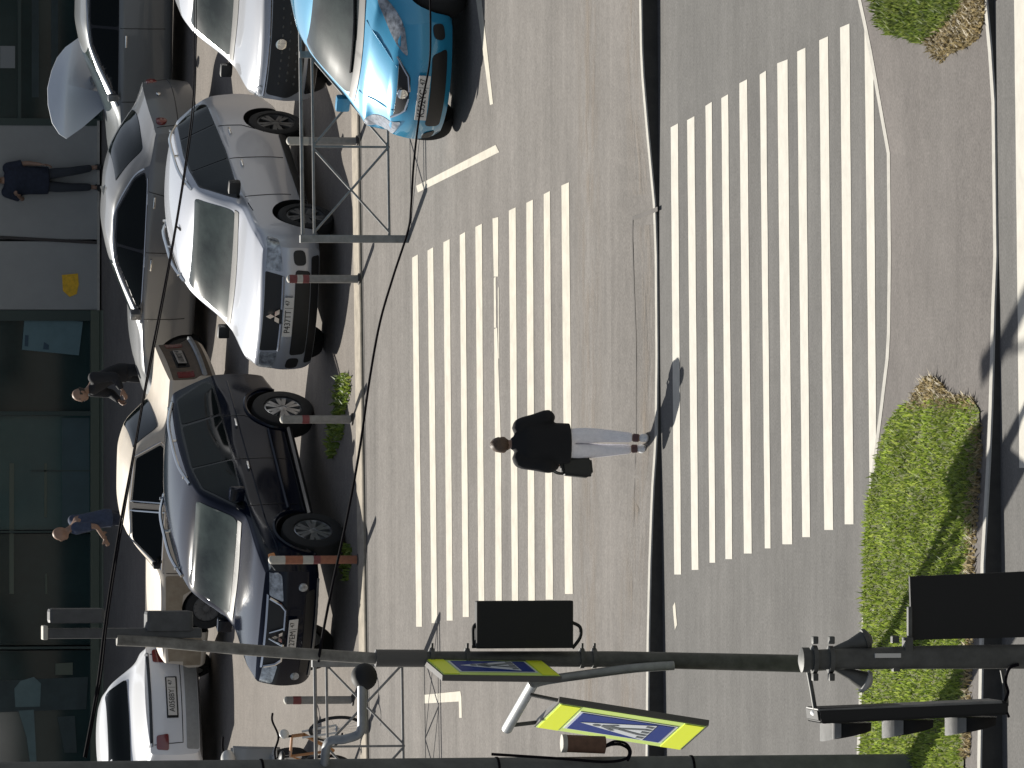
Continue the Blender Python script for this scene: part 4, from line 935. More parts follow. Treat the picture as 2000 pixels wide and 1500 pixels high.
# ------------------------------------------------------------------ pedestrian railings
def railing(px0, py0, y_end, label, posts, braces, thick=.022):
    a = gp(px0, py0, Z1); t = thing('railing', label, 'railing', a, 0, 'pedestrian railings'); Y = a.y
    kx = kerb1(a.x+1)-kerb1(a.x)
    def P(y, z): X = at(px0, y, Y).x; return Vector((X, Y+kx*(X-a.x), Z1+z))
    H = 1.235
    for z, r, nm in ((H, thick, 'top_rail'), (H-.135, .016, 'rail'), (.22, .016, 'bottom_rail')):
        bm = NB(); tube(bm, P(py0, z), P(y_end, z), r, n=10); obj(nm, bm, 'rail_paint', t, world=True, smooth=True)
    for y, z0, z1, r, nm in posts:
        bm = NB(); p = P(y, z0); q = P(y, z1); c = (p+q)/2; box(bm, c, (r*2, r*2, z1-z0), bev=.006); obj(nm, bm, 'rail_paint', t, world=True)
    for (y0, z0), (y1, z1) in braces:
        bm = NB(); tube(bm, P(y0, z0), P(y1, z1), .014, n=8); obj('brace', bm, 'rail_paint', t, world=True, smooth=True)
    return t
u, d = 1.10, .22
railing(797, 467, -400, 'grey pedestrian railing with crossed braces left of the blue hatchback', [(467, -.03, 1.27, .045, 'post'), (287, .20, 1.10, .013, 'upright'), (107, -.03, 1.25, .04, 'post'), (-73, .2, 1.1, .013, 'upright')],
        [((290, u), (454, d)), ((288, d), (454, u)), ((286, d), (114, u)), ((286, u), (114, d)), ((100, u), (-70, d)), ((100, d), (-70, u))])
railing(822, 1294, 2100, 'grey pedestrian railing with crossed braces between the street pole and concrete pole', [(1294, -.03, 1.27, .045, 'post'), (1456, .20, 1.10, .013, 'upright'), (1622, -.03, 1.27, .045, 'post')],
        [((1298, u), (1452, d)), ((1298, d), (1452, u)), ((1459, d), (1618, u)), ((1459, u), (1618, d))])
# ------------------------------------------------------------------ tall street pole with signs (foot in the grass)
PB = gp(1716, 1283, .12); PY = PB.y
pole = thing('street_pole', 'tall leaning dark street pole with rusty bent top standing in the grass', 'street pole', (PB.x, PB.y, .10))
A = lambda x, y, dy=0: at(x, y, PY+dy)
bm = NB(); polytube(bm, [A(1725, 1284), A(1560, 1296), A(1200, 1287.5), A(832, 1286.5)], [.078, .077, .070, .064], 16); obj('shaft', bm, 'dark_pole', pole, world=True, smooth=True)
bm = NB(); polytube(bm, [A(832, 1286), A(733, 1285.5)], .076, 16); obj('sleeve', bm, 'sign_edge', pole, world=True, smooth=True)
bm = NB(); polytube(bm, smooth_pts([A(735, 1286), A(640, 1280), A(520, 1272), A(400, 1262), A(300, 1253), A(228, 1250)], 5), [.050]*26, 12); obj('bent_pipe', bm, 'rusty_pole', pole, world=True, smooth=True)
bm = NB(); pbox(bm, 88, 1226, 395, 1248, PY-.02, .12, bev=.02); obj('lamp_backplate', bm, 'lamp_grey', pole, world=True)
bm = NB(); pbox(bm, 96, 1188, 205, 1218, PY-.05, .16, bev=.03); obj('lamp_housing', bm, 'lamp_grey', pole, world=True)
bm = NB(); pbox(bm, 286, 1193, 378, 1234, PY-.05, .18, bev=.03); obj('lamp_housing', bm, 'lamp_grey', pole, world=True)
bm = NB(); pbox(bm, 84, 1222, 94, 1250, PY-.03, .14, bev=.01); obj('end_cap', bm, 'bollard_white', pole, world=True)
for x in (843, 912, 1136, 1160):
    bm = NB(); c = A(x, 1285.5); lathe(bm, [(.068, -.018), (.088, -.018), (.088, .018), (.068, .018)], 16, Matrix.Translation(c)); tube(bm, c+Vector((.06, -.02, 0)), c+Vector((.13, -.03, 0)), .012, n=8); obj('clamp', bm, 'dark_pole', pole, world=True, smooth=True)
# bracket arm that carries the lit sign: leaves the pole low, leans left, then a short cross tube
bm = NB(); polytube(bm, smooth_pts([A(1316, 1300, -.09), A(1240, 1305, -.10), A(1140, 1318, -.10), A(1070, 1328, -.10), A(1040, 1336, -.10)], 4), .040, 12); obj('bracket_arm', bm, 'galvanised', pole, world=True, smooth=True)
SA = A(1031, 1345, -.10); SB = A(990, 1424, .55)
bm = NB(); tube(bm, A(1042, 1334, -.10), SB, .047, n=14); obj('cross_tube', bm, 'galvanised_light', pole, world=True, smooth=True)
# crossing signs
def cross_sign(name, label, TL, TR, BR, BL, hang=None):
    """TL.. are the corners as a reader in front of the board sees them"""
    c = (TL+TR+BR+BL)/4; t = thing(name, label, 'road sign', c, 0, 'pedestrian crossing signs')
    ex, ey = (TR-TL), (BL-TL); n = ey.cross(ex).normalized()
    def U(u, v, o): return TL+ex*u+ey*v+n*o
    def quad(nm, pts, m, o, th=.004):
        bm = NB(); prism(bm, [U(u, v, o) for u, v in pts], n*th); return obj(nm, bm, m, t, world=True)
    R = lambda a, b, c_, d_: [(a, b), (c_, b), (c_, d_), (a, d_)]
    quad('board', R(-.02, -.012, 1.02, 1.012), 'sign_edge', -.05, .05)
    quad('lime_border', R(.0, .0, 1, 1), 'sign_lime', .002); quad('yellow_panel', R(.02, .01, .98, .145), 'sign_yellow', .008); quad('yellow_panel', R(.02, .855, .98, .99), 'sign_yellow', .008)
    quad('white_border', R(.15, .165, .85, .835), 'sign_white', .008); quad('blue_panel', R(.18, .185, .82, .815), 'sign_blue_deep', .013)
    quad('triangle', [(.5, .225), (.80, .70), (.20, .70)], 'sign_white', .018)
    bm = NB()
    def leg(pts): prism(bm, [U(u, v, .023) for u, v in pts], n*.003)
    cx = U(.5, .335, .023); 
    prism(bm, [cx+ex*.033*math.cos(a)+ey*.028*math.sin(a) for a in [i*math.pi/5 for i in range(10)]], n*.003)
    leg([(.47, .37), (.54, .37), (.53, .50), (.46, .50)]); leg([(.47, .38), (.38, .45), (.40, .47), (.47, .42)]); leg([(.54, .38), (.62, .45), (.60, .475), (.53, .42)])
    leg([(.46, .49), (.50, .49), (.42, .64), (.37, .64)]); leg([(.49, .49), (.53, .49), (.63, .64), (.58, .64)])
    obj('walking_figure', bm, 'sign_grey', t, world=True)
    for k in range(5): bm = NB(); u = .27+k*.105; prism(bm, [U(a, b, .023) for a, b in [(u, .64), (u+.05, .64), (u+.045, .69), (u-.005, .69)]], n*.003); obj('stripe_pictogram', bm, 'sign_grey', t, world=True)
    if hang: hang(t, U)
    return t
# board hung from the cross tube: long edges lean 9 degrees; far edge on the photo's left/lower side
dv = Vector((-.21, 1.00, 0))
TR_ = A(1094, 1373, -.42); TL_ = at(1047, 1419, PY+.58); BR_ = A(1371, 1417, -.42); BL_ = at(1329, 1463, PY+.58)
def hang1(t, U):
    for v, p in ((.96, SA), (.04, SB)):
        bm = NB(); tube(bm, U(v, 0, -.03), Vector((U(v, 0, -.03).x*.5+p.x*.5, U(v, 0, 0).y*.5+p.y*.5, p.z)), .018, n=8); obj('hanger', bm, 'dark_pole', t, world=True, smooth=True)
cross_sign('crossing_sign', 'sunlit blue and yellow pedestrian crossing sign hanging from the bracket arm', TL_, TR_, BR_, BL_, hang1)
a0, a1 = A(831, 1288, -.02), at(866, 1318, PY-.72); b0, b1 = A(1062, 1290, -.02), at(1094, 1321, PY-.72)
cross_sign('crossing_sign', 'pedestrian crossing sign seen almost edge-on in shade, clamped to the tall street pole', a1, a0, b0, b1)
# signal head seen from behind, on the same pole
tl = thing('traffic_light', 'black traffic light seen from behind on the tall street pole', 'traffic light', A(1025, 1222), 0, 'traffic lights')
bm = NB(); pbox(bm, 931, 1173, 1120, 1267, PY-.16, .10, bev=.012); obj('backboard', bm, 'black_matt', tl, world=True)
bm = NB(); pbox(bm, 950, 1190, 1102, 1250, PY-.06, .16, bev=.02); obj('housing', bm, 'black_matt', tl, world=True)
for k in range(3):
    bm = NB(); c = A(976+k*50, 1220, .10); lathe(bm, [(.085, 0), (.09, .13)], 16, Matrix.Translation(c) @ Matrix.Rotation(-math.pi/2, 4, 'X')); obj('visor', bm, 'black_matt', tl, world=True, smooth=True)
for x0, x1 in ((925, 934), (1118, 1133)):
    bm = NB(); polytube(bm, smooth_pts([A(x0, 1266, -.1), A(x0-1 if x0 < 1000 else x1, 1245, -.1), A(x0 if x0 < 1000 else x1, 1225, -.1), A(x1 if x0 < 1000 else x0, 1216, -.1)], 4), .015, 8); obj('bracket', bm, 'black_matt', tl, world=True, smooth=True)
# ------------------------------------------------------------------ nearer signal pole
NY = 42.0; N = lambda x, y, dy=0: at(x, y, NY+dy)
nb = N(1570, 1288)
npole = thing('signal_pole', 'short dark signal pole with capped top, nearest the viewer', 'signal pole', (N(2000, 1286).x, NY, 0))
bm = NB(); polytube(bm, [N(1571, 1289), N(1640, 1287), N(1800, 1284), N(2040, 1282), Vector((N(2040, 1282).x, NY, 0))], [.052, .055, .062, .066, .08], 18); obj('shaft', bm, 'dark_pole', npole, world=True, smooth=True)
bm = NB(); lathe(bm, [(.045, -.03), (.066, -.03), (.066, .01), (.03, .022)], 18, Matrix.Translation(N(1569, 1289))); obj('cap', bm, 'dark_pole', npole, world=True, smooth=True)
for x, r in ((1590, .075), (1622, .072)):
    bm = NB(); lathe(bm, [(.05, -.012), (r, -.012), (r, .012), (.05, .012)], 18, Matrix.Translation(N(x, 1288)))
    box(bm, N(x, 1250)+Vector((0, -.02, 0)), (.04, .05, .03), bev=.006); box(bm, N(x, 1322)+Vector((0, -.02, 0)), (.04, .05, .03), bev=.006); obj('clamp', bm, 'dark_pole', npole, world=True, smooth=True)
bm = NB(); pbox(bm, 1709, 1276, 1760, 1285, NY-.071, .01, bev=.002); obj('label_strip', bm, 'plate_white', npole, world=True)
for x, y in ((1750, 1248), (1752, 1304)):
    bm = NB(); pbox(bm, x-7, y-6, x+7, y+8, NY-.03, .05, bev=.005); obj('clamp', bm, 'dark_pole', npole, world=True)
for sx, nm in ((1, 'sunlit grey horn loudspeaker on the left side of the short signal pole'), (-1, 'shaded dark horn loudspeaker on the right side of the short signal pole')):
    y0 = 1300 if sx > 0 else 1272
    hs = thing('horn_loudspeaker', nm, 'loudspeaker', N(1660, y0, .02), 0, 'horn loudspeakers')
    p0, p1 = N(1630, y0+sx*2, .03), N(1690, 1331 if sx > 0 else 1250, .03); d_ = (p1-p0)
    bm = NB(); lathe(bm, [(.02, 0), (.03, d_.length*.5), (.055, d_.length), (.050, d_.length), (.02, d_.length*.55)], 20, Matrix.Translation(p0) @ basis(d_).to_4x4()); obj('horn', bm, 'dark_pole', hs, world=True, smooth=True)
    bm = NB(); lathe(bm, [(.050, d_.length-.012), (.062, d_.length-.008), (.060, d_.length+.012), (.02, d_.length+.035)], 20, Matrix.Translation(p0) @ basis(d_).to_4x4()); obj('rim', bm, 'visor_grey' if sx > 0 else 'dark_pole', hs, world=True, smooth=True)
# large black signal from behind
tl = thing('traffic_light', 'large black traffic light board seen from behind, cut by the lower edge of the scene', 'traffic light', N(1900, 1185), 0, 'traffic lights')
bm = NB(); prism(bm, [N(1777, 1126), N(1781, 1250), N(2190, 1240), N(2190, 1108)], (0, .03, 0)); obj('backboard', bm, 'black_matt', tl, world=True)
bm = NB(); prism(bm, [N(1800, 1142, .032), N(1803, 1236, .032), N(2170, 1226, .032), N(2170, 1126, .032)], (0, .16, 0)); obj('housing', bm, 'black_matt', tl, world=True)
for k in range(3):
    bm = NB(); c = N(1865+k*120, 1186, .19); lathe(bm, [(.10, 0), (.105, .16)], 16, Matrix.Translation(c) @ Matrix.Rotation(-math.pi/2, 4, 'X')); obj('visor', bm, 'black_matt', tl, world=True, smooth=True)
bm = NB(); pbox(bm, 1774, 1185, 1782, 1262, NY-.03, .04, bev=.004); pbox(bm, 1768, 1245, 1784, 1280, NY-.05, .08, bev=.004); obj('bracket', bm, 'dark_pole', tl, world=True)
# signal with three hooded lamps, facing left
tl = thing('traffic_light', 'three-lamp traffic light with dark hoods toned sunlit grey on top seen from its side, left of the signal pole', 'traffic light', N(1780, 1392), 0, 'traffic lights')
bm = NB(); prism(bm, [N(1596, 1384), N(1600, 1411), N(1605, 1414), N(1970, 1396), N(1970, 1369)], (0, .30, 0)); bmesh.ops.bevel(bm, geom=bm.edges[:], offset=.012, segments=2, affect='EDGES'); obj('housing', bm, 'black_matt', tl, world=True, smooth=True)
bm = NB(); prism(bm, [N(1597, 1385, .01), N(1599, 1390, .01), N(1958, 1374, .01), N(1956, 1368, .01)], (0, .28, 0)); obj('back_rib', bm, 'rail_paint', tl, world=True)
bm = NB(); ball(bm, N(1591, 1392, .13), (.018, .04, .022)); obj('top_bolt', bm, 'shoe_white', tl, world=True, smooth=True)
for k, (xa, ya, xe) in enumerate(((1604, 1411, 1705), (1725, 1405, 1826), (1848, 1400, 1948))):
    # hood: the upper half of a tube, longest at the crown, tapering to nothing at the lamp's foot
    rr = (N(xe, ya).z-N(xa, ya).z)/-2; c = (N(xa, ya, .15)+N(xe, ya, .15))/2; bm = NB(); rows = [[], []]
    for i in range(21):
        a = math.pi/2+(-1+2*i/20)*math.pi*.80; ln_ = .092*(.35+.65*max(0, (math.sin(a)+1)/2)**.8)
        rows[0].append(c+Vector((0, rr*math.cos(a), rr*math.sin(a)))); rows[1].append(c+Vector((-ln_, rr*math.cos(a), rr*math.sin(a)*.98+.0)))
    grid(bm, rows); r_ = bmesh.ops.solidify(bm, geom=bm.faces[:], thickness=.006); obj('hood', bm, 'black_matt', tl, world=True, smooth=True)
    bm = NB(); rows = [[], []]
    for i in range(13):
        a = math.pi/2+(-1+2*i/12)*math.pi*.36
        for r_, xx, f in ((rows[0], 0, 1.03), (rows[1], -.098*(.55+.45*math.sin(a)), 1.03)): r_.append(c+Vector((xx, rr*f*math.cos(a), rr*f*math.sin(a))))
    grid(bm, rows); bmesh.ops.solidify(bm, geom=bm.faces[:], thickness=.005); obj('hood_sunlit_top', bm, 'visor_grey', tl, world=True, smooth=True)  # sunlight on the hood top, put in as a pale grey cap
    bm = NB(); lathe(bm, [(rr*.96, 0), (rr*.8, .015), (rr*.3, .028)], 18, Matrix.Translation(c) @ Matrix.Rotation(-math.pi/2, 4, 'Y')); obj('lens', bm, 'dark_trim', tl, world=True, smooth=True)
for pts in ([N(1579, 1312, .05), N(1586, 1350, .08), N(1592, 1386, .12)], [N(1957, 1308, .05), N(1962, 1335, .08), N(1965, 1352, .1), N(1966, 1378, .12)]):
    bm = NB(); polytube(bm, pts, .012, 10); obj('bracket', bm, 'dark_pole', tl, world=True, smooth=True)
bm = NB(); polytube(bm, smooth_pts([N(1990, 1298, -.06), N(1972, 1305, -.05), N(1964, 1330, -.02), N(1969, 1352, .0), N(1962, 1375, .05), N(1970, 1400, .1)], 5), .008, 8); obj('cable', bm, 'cable', tl, world=True, smooth=True)
# ------------------------------------------------------------------ concrete pole at the left, with its fittings
CB = gp(1776, 1500, .15); CYd = CB.y; Q = lambda x, y, dy=0: at(x, y, CYd+dy)
RC = .16; XC = Q(1770, 1472.5).x-RC
cp = thing('concrete_pole', 'thick grey concrete pole at the far left, standing in the grass', 'street pole', (XC, CYd, .1))
bm = NB(); polytube(bm, [(XC, CYd, .08), (XC, CYd, 4.5), (XC, CYd, 9.5)], [RC, RC, RC*.97], 22); obj('shaft', bm, 'concrete', cp, world=True, smooth=True)
for x in (510, 970, 1350):
    bm = NB(); lathe(bm, [(RC+.002, -.010), (RC+.006, -.010), (RC+.006, .010), (RC+.002, .010)], 22, Matrix.Translation((XC, CYd, Q(x, 1500).z))); obj('band', bm, 'cable', cp, world=True, smooth=True)
LH = gp(1945, 655, .1)+Vector((-.45, 1.0, 1.0))*9.0
bm = NB(); polytube(bm, smooth_pts([(XC, CYd, 9.2), (XC, CYd+.5, 9.45), (LH.x-.1, (CYd+LH.y)/2, 9.5), (LH.x-.2, LH.y+.7, 9.1)], 6), .035, 10); obj('lamp_arm', bm, 'galvanised', cp, world=True, smooth=True)
bm = NB(); R_ = Matrix.Rotation(math.radians(25), 3, 'Z'); box(bm, LH, (.24, 1.5, .12), rot=R_, bev=.04); obj('lamp_head', bm, 'galvanised', cp, world=True, smooth=True)
lm = thing('wall_lamp', 'dark bowl lamp on a bent grey tube fixed to the concrete pole', 'lamp', Q(640, 1470), 0)
bm = NB(); polytube(bm, smooth_pts([Vector((XC+.05, CYd-.05, Q(632, 1500).z)), Q(640, 1452, -.2), Q(672, 1444, -.3), Q(697, 1436, -.35), Q(706, 1422, -.4), Q(707, 1380, -.5), Q(707, 1328, -.6)], 6), .039, 12); obj('arm', bm, 'galvanised', lm, world=True, smooth=True)
bm = NB(); lathe(bm, [(.02, .05), (.06, .04), (.105, -.02), (.115, -.07), (.09, -.06), (.05, .0)], 22, Matrix.Translation(Q(706, 1322, -.6)) @ Matrix.Rotation(1.0, 4, 'X')); obj('lamp_bowl', bm, 'black_matt', lm, world=True, smooth=True)
jb = thing('junction_box', 'rusty brown round junction box strapped to the concrete pole with a cable loop', 'junction box', Q(1140, 1456), 0)
bm = NB(); tube(bm, Q(1106, 1452, -.08), Q(1181, 1455, -.08), .075, n=18); obj('can', bm, 'box_rust', jb, world=True, smooth=True)
bm = NB(); tube(bm, Q(1097, 1452, -.08), Q(1106, 1452, -.08), .078, n=18); obj('lid', bm, 'bollard_white', jb, world=True, smooth=True)
bm = NB(); polytube(bm, smooth_pts([Q(1178, 1460, -.1), Q(1196, 1454, -.2), Q(1215, 1455, -.22), Q(1229, 1466, -.2), Q(1222, 1482, -.2), Q(1180, 1488, -.19), Q(1100, 1482, -.18), Q(960, 1473, -.17)], 6), .013, 8); obj('cable_loop', bm, 'cable', jb, world=True, smooth=True)
bm = NB(); polytube(bm, smooth_pts([Q(1183, 1456, -.1), Q(1200, 1448, -.22), Q(1222, 1452, -.25), Q(1232, 1468, -.24), Q(1226, 1486, -.2)], 6), .011, 8); obj('cable_loop', bm, 'cable', jb, world=True, smooth=True)
# ------------------------------------------------------------------ overhead cables
def cable(label, pts, r, Y0, Y1, taper=0):
    n = len(pts); bm = NB(); PT = smooth_pts([at(x, y, Y0+(Y1-Y0)*i/(n-1)) for i, (x, y) in enumerate(pts)], 6); polytube(bm, PT, [r*(1-taper*i/(len(PT)-1)) for i in range(len(PT))], 8)
    return tag(obj('overhead_cable', bm, 'cable', smooth=True), label, 'cable', 'overhead cables')
cable('thick overhead cable sagging across the roofs of the parked cars', [(165, 1478), (190, 1340), (206, 1210), (232, 1040), (258, 900), (290, 720), (315, 590), (343, 440), (366, 290), (377, 190), (379, 90), (379, -60)], .0125, CYd, CYd-4, .7)
cable('thin overhead cable running close beside the thick one over the car roofs', [(168, 1480), (196, 1330), (210, 1210), (233, 1060), (255, 930), (283, 770), (309, 640), (340, 470), (366, 310), (380, 200), (383, 90), (383, -60)], .008, CYd+.05, CYd-4, .5)
cable('overhead cable hanging across the crosswalk from the street pole to the blue hatchback', [(622, 1292), (632, 1230), (652, 1130), (678, 1010), (702, 880), (722, 740), (742, 630), (768, 540), (797, 450), (803, 400), (808, 320), (820, 220), (838, 130), (841, 60), (839, -60)], .0125, PY, PY-3, .35)
# ------------------------------------------------------------------ two-wheelers by the parking edge
bp = gp(700, 1462, ZP)
bk = thing('bicycle', 'bicycle with an orange frame leaning between the concrete pole and railing', 'bicycle', bp, math.radians(-62))
def ring(bm, c, R, r, ax='Y', n=32):
    rot = Matrix.Rotation(math.pi/2, 4, 'X') if ax == 'Y' else Matrix.Identity(4)
    lathe(bm, [(R-r, 0), (R, r), (R+r, 0), (R, -r)], n, Matrix.Translation(c) @ rot, closed=True); return bm
for x in (-.52, .55):
    w_ = bpy.data.objects.new('wheel', None); C.objects.link(w_); w_.parent = bk; w_.location = (x, 0, .34)
    obj('tyre', ring(NB(), (0, 0, 0), .32, .022), 'tyre', w_, smooth=True)
    bm = NB(); ring(bm, (0, 0, 0), .295, .010); tube(bm, (0, -.03, 0), (0, .03, 0), .02, n=10)
    for k in range(16): a = k*math.pi/8; tube(bm, (0, 0, 0), (.29*math.cos(a), 0, .29*math.sin(a)), .0018, n=4, caps=False)
    obj('rim', bm, 'alloy', w_, smooth=True)
bm = NB(); F_ = {'bb': (-.05, 0, .30), 'seat': (-.20, 0, .80), 'head': (.36, 0, .86), 'head2': (.40, 0, .72), 'rear': (-.52, 0, .34)}
for a, b, r in (('bb', 'seat', .017), ('seat', 'head', .018), ('head2', 'bb', .024), ('bb', 'rear', .012), ('seat', 'rear', .010), ('head', 'head2', .022)): tube(bm, F_[a], F_[b], r, n=10)
obj('frame', bm, 'bike_orange', bk, smooth=True)
for s_ in (.05, -.05):
    bm = NB(); tube(bm, (.40, s_*.8, .74), (.55, s_, .34), .014, n=8); obj('fork', bm, 'bike_white', bk, smooth=True)
bm = NB(); polytube(bm, smooth_pts([(.30, .33, 1.06), (.36, .2, 1.08), (.35, 0, 1.02), (.36, -.2, 1.08), (.30, -.33, 1.06)], 5), .013, 8); tube(bm, (.36, 0, .84), (.35, 0, 1.03), .016, n=8); obj('handlebar', bm, 'cable', bk, smooth=True)
bm = NB(); ball(bm, (-.24, 0, .90), (.14, .07, .035)); tube(bm, (-.20, 0, .78), (-.22, 0, .89), .014, n=8); obj('saddle', bm, 'black_plastic', bk, smooth=True)
bm = NB(); ball(bm, (.42, 0, .96), (.05, .06, .06)); obj('lamp', bm, 'bike_white', bk, smooth=True)
for s_ in (1, -1):
    bm = NB(); tube(bm, (-.05, s_*.05, .30), (-.05+.12*s_, s_*.07, .30-.1*s_), .01, n=6); box(bm, (-.05+.12*s_, s_*.12, .30-.1*s_), (.08, .08, .02)); obj('pedal', bm, 'cable', bk)
sp_ = gp(590, 1502, ZP)
sc = thing('scooter', 'grey and white motor scooter half hidden by the concrete pole, beside the white car', 'scooter', sp_, math.radians(-70))
for x in (-.55, .58):
    w_ = bpy.data.objects.new('wheel', None); C.objects.link(w_); w_.parent = sc; w_.location = (x, 0, .23)
    obj('tyre', ring(NB(), (0, 0, 0), .18, .05), 'tyre', w_, smooth=True); bm = NB(); lathe(bm, [(.02, -.05), (.14, -.03), (.14, .03), (.02, .05)], 16, Matrix.Rotation(math.pi/2, 4, 'X')); obj('rim', bm, 'alloy', w_, smooth=True)
bm = NB(); prism(bm, [(.42, -.17, .30), (.50, -.20, .75), (.40, -.14, .95), (.34, -.14, .95), (.36, -.20, .70), (.34, -.17, .30)], (0, .34, 0)); bmesh.ops.bevel(bm, geom=bm.edges[:], offset=.03, segments=2, affect='EDGES'); obj('front_shield', bm, 'scooter_grey', sc, smooth=True)
bm = NB(); box(bm, (.0, 0, .27), (.75, .28, .08), bev=.03); obj('footboard', bm, 'black_plastic', sc, smooth=True)
bm = NB(); prism(bm, [(-.20, -.14, .28), (-.16, -.15, .70), (-.80, -.12, .74), (-.86, -.10, .60), (-.60, -.14, .35)], (0, .28, 0)); bmesh.ops.bevel(bm, geom=bm.edges[:], offset=.04, segments=2, affect='EDGES'); obj('tail', bm, 'scooter_grey', sc, smooth=True)
bm = NB(); box(bm, (-.46, 0, .77), (.64, .26, .10), bev=.04); obj('seat', bm, 'black_plastic', sc, smooth=True)
bm = NB(); ball(bm, (.44, 0, 1.0), (.10, .12, .09)); obj('headlight_cowl', bm, 'bike_white', sc, smooth=True)
bm = NB(); polytube(bm, smooth_pts([(.26, .34, 1.02), (.38, .18, 1.05), (.40, 0, 1.04), (.38, -.18, 1.05), (.26, -.34, 1.02)], 5), .015, 8); obj('handlebar', bm, 'cable', sc, smooth=True)
bm = NB(); polytube(bm, smooth_pts([(.40, -.12, .30), (.62, -.1, .46), (.74, -.08, .32)], 5), .02, 8); box(bm, (.58, 0, .44), (.36, .14, .03), bev=.012); obj('mudguard', bm, 'bike_white', sc, smooth=True)
# ------------------------------------------------------------------ people
def skin_mesh(joints, edges, root, levels=2, soft=0):
    """one surface grown over connected joints: joints {name: (pos, rx, ry)}"""
    names = list(joints); idx = {n: i for i, n in enumerate(names)}
    me = bpy.data.meshes.new('grow'); me.from_pydata([joints[n][0] for n in names], [(idx[a], idx[b]) for a, b in edges], []); me.update()
    o = bpy.data.objects.new('grow', me); C.objects.link(o)
    md = o.modifiers.new('s', 'SKIN'); md.use_smooth_shade = True; md.branch_smoothing = .3
    for n in names:
        v = me.skin_vertices[0].data[idx[n]]; v.radius = joints[n][1:3]; v.use_root = (n == root)
    sb = o.modifiers.new('u', 'SUBSURF'); sb.levels = levels; sb.render_levels = levels
    if soft: sm = o.modifiers.new('f', 'SMOOTH'); sm.factor = .5; sm.iterations = soft
    r = evalmesh(o); bpy.data.objects.remove(o); bpy.data.meshes.remove(me); return r
def fuse(bm, vox):
    me = bpy.data.meshes.new('fuse'); bm.to_mesh(me); bm.free(); o = bpy.data.objects.new('fuse', me); C.objects.link(o)
    md = o.modifiers.new('r', 'REMESH'); md.mode = 'VOXEL'; md.voxel_size = vox
    sm = o.modifiers.new('m', 'SMOOTH'); sm.factor = .5; sm.iterations = 3
    r = evalmesh(o); bpy.data.objects.remove(o); bpy.data.meshes.remove(me); return r
def meshpart(name, me, m, parent):
    me.name = name; me.materials.clear(); me.materials.append(M[m])
    for p in me.polygons: p.use_smooth = True
    o = bpy.data.objects.new(name, me); C.objects.link(o); o.parent = parent; return o
def scaled(J, f, only=None): return {k: (v[0], v[1]*f, v[2]*f) for k, v in J.items() if only is None or k in only}
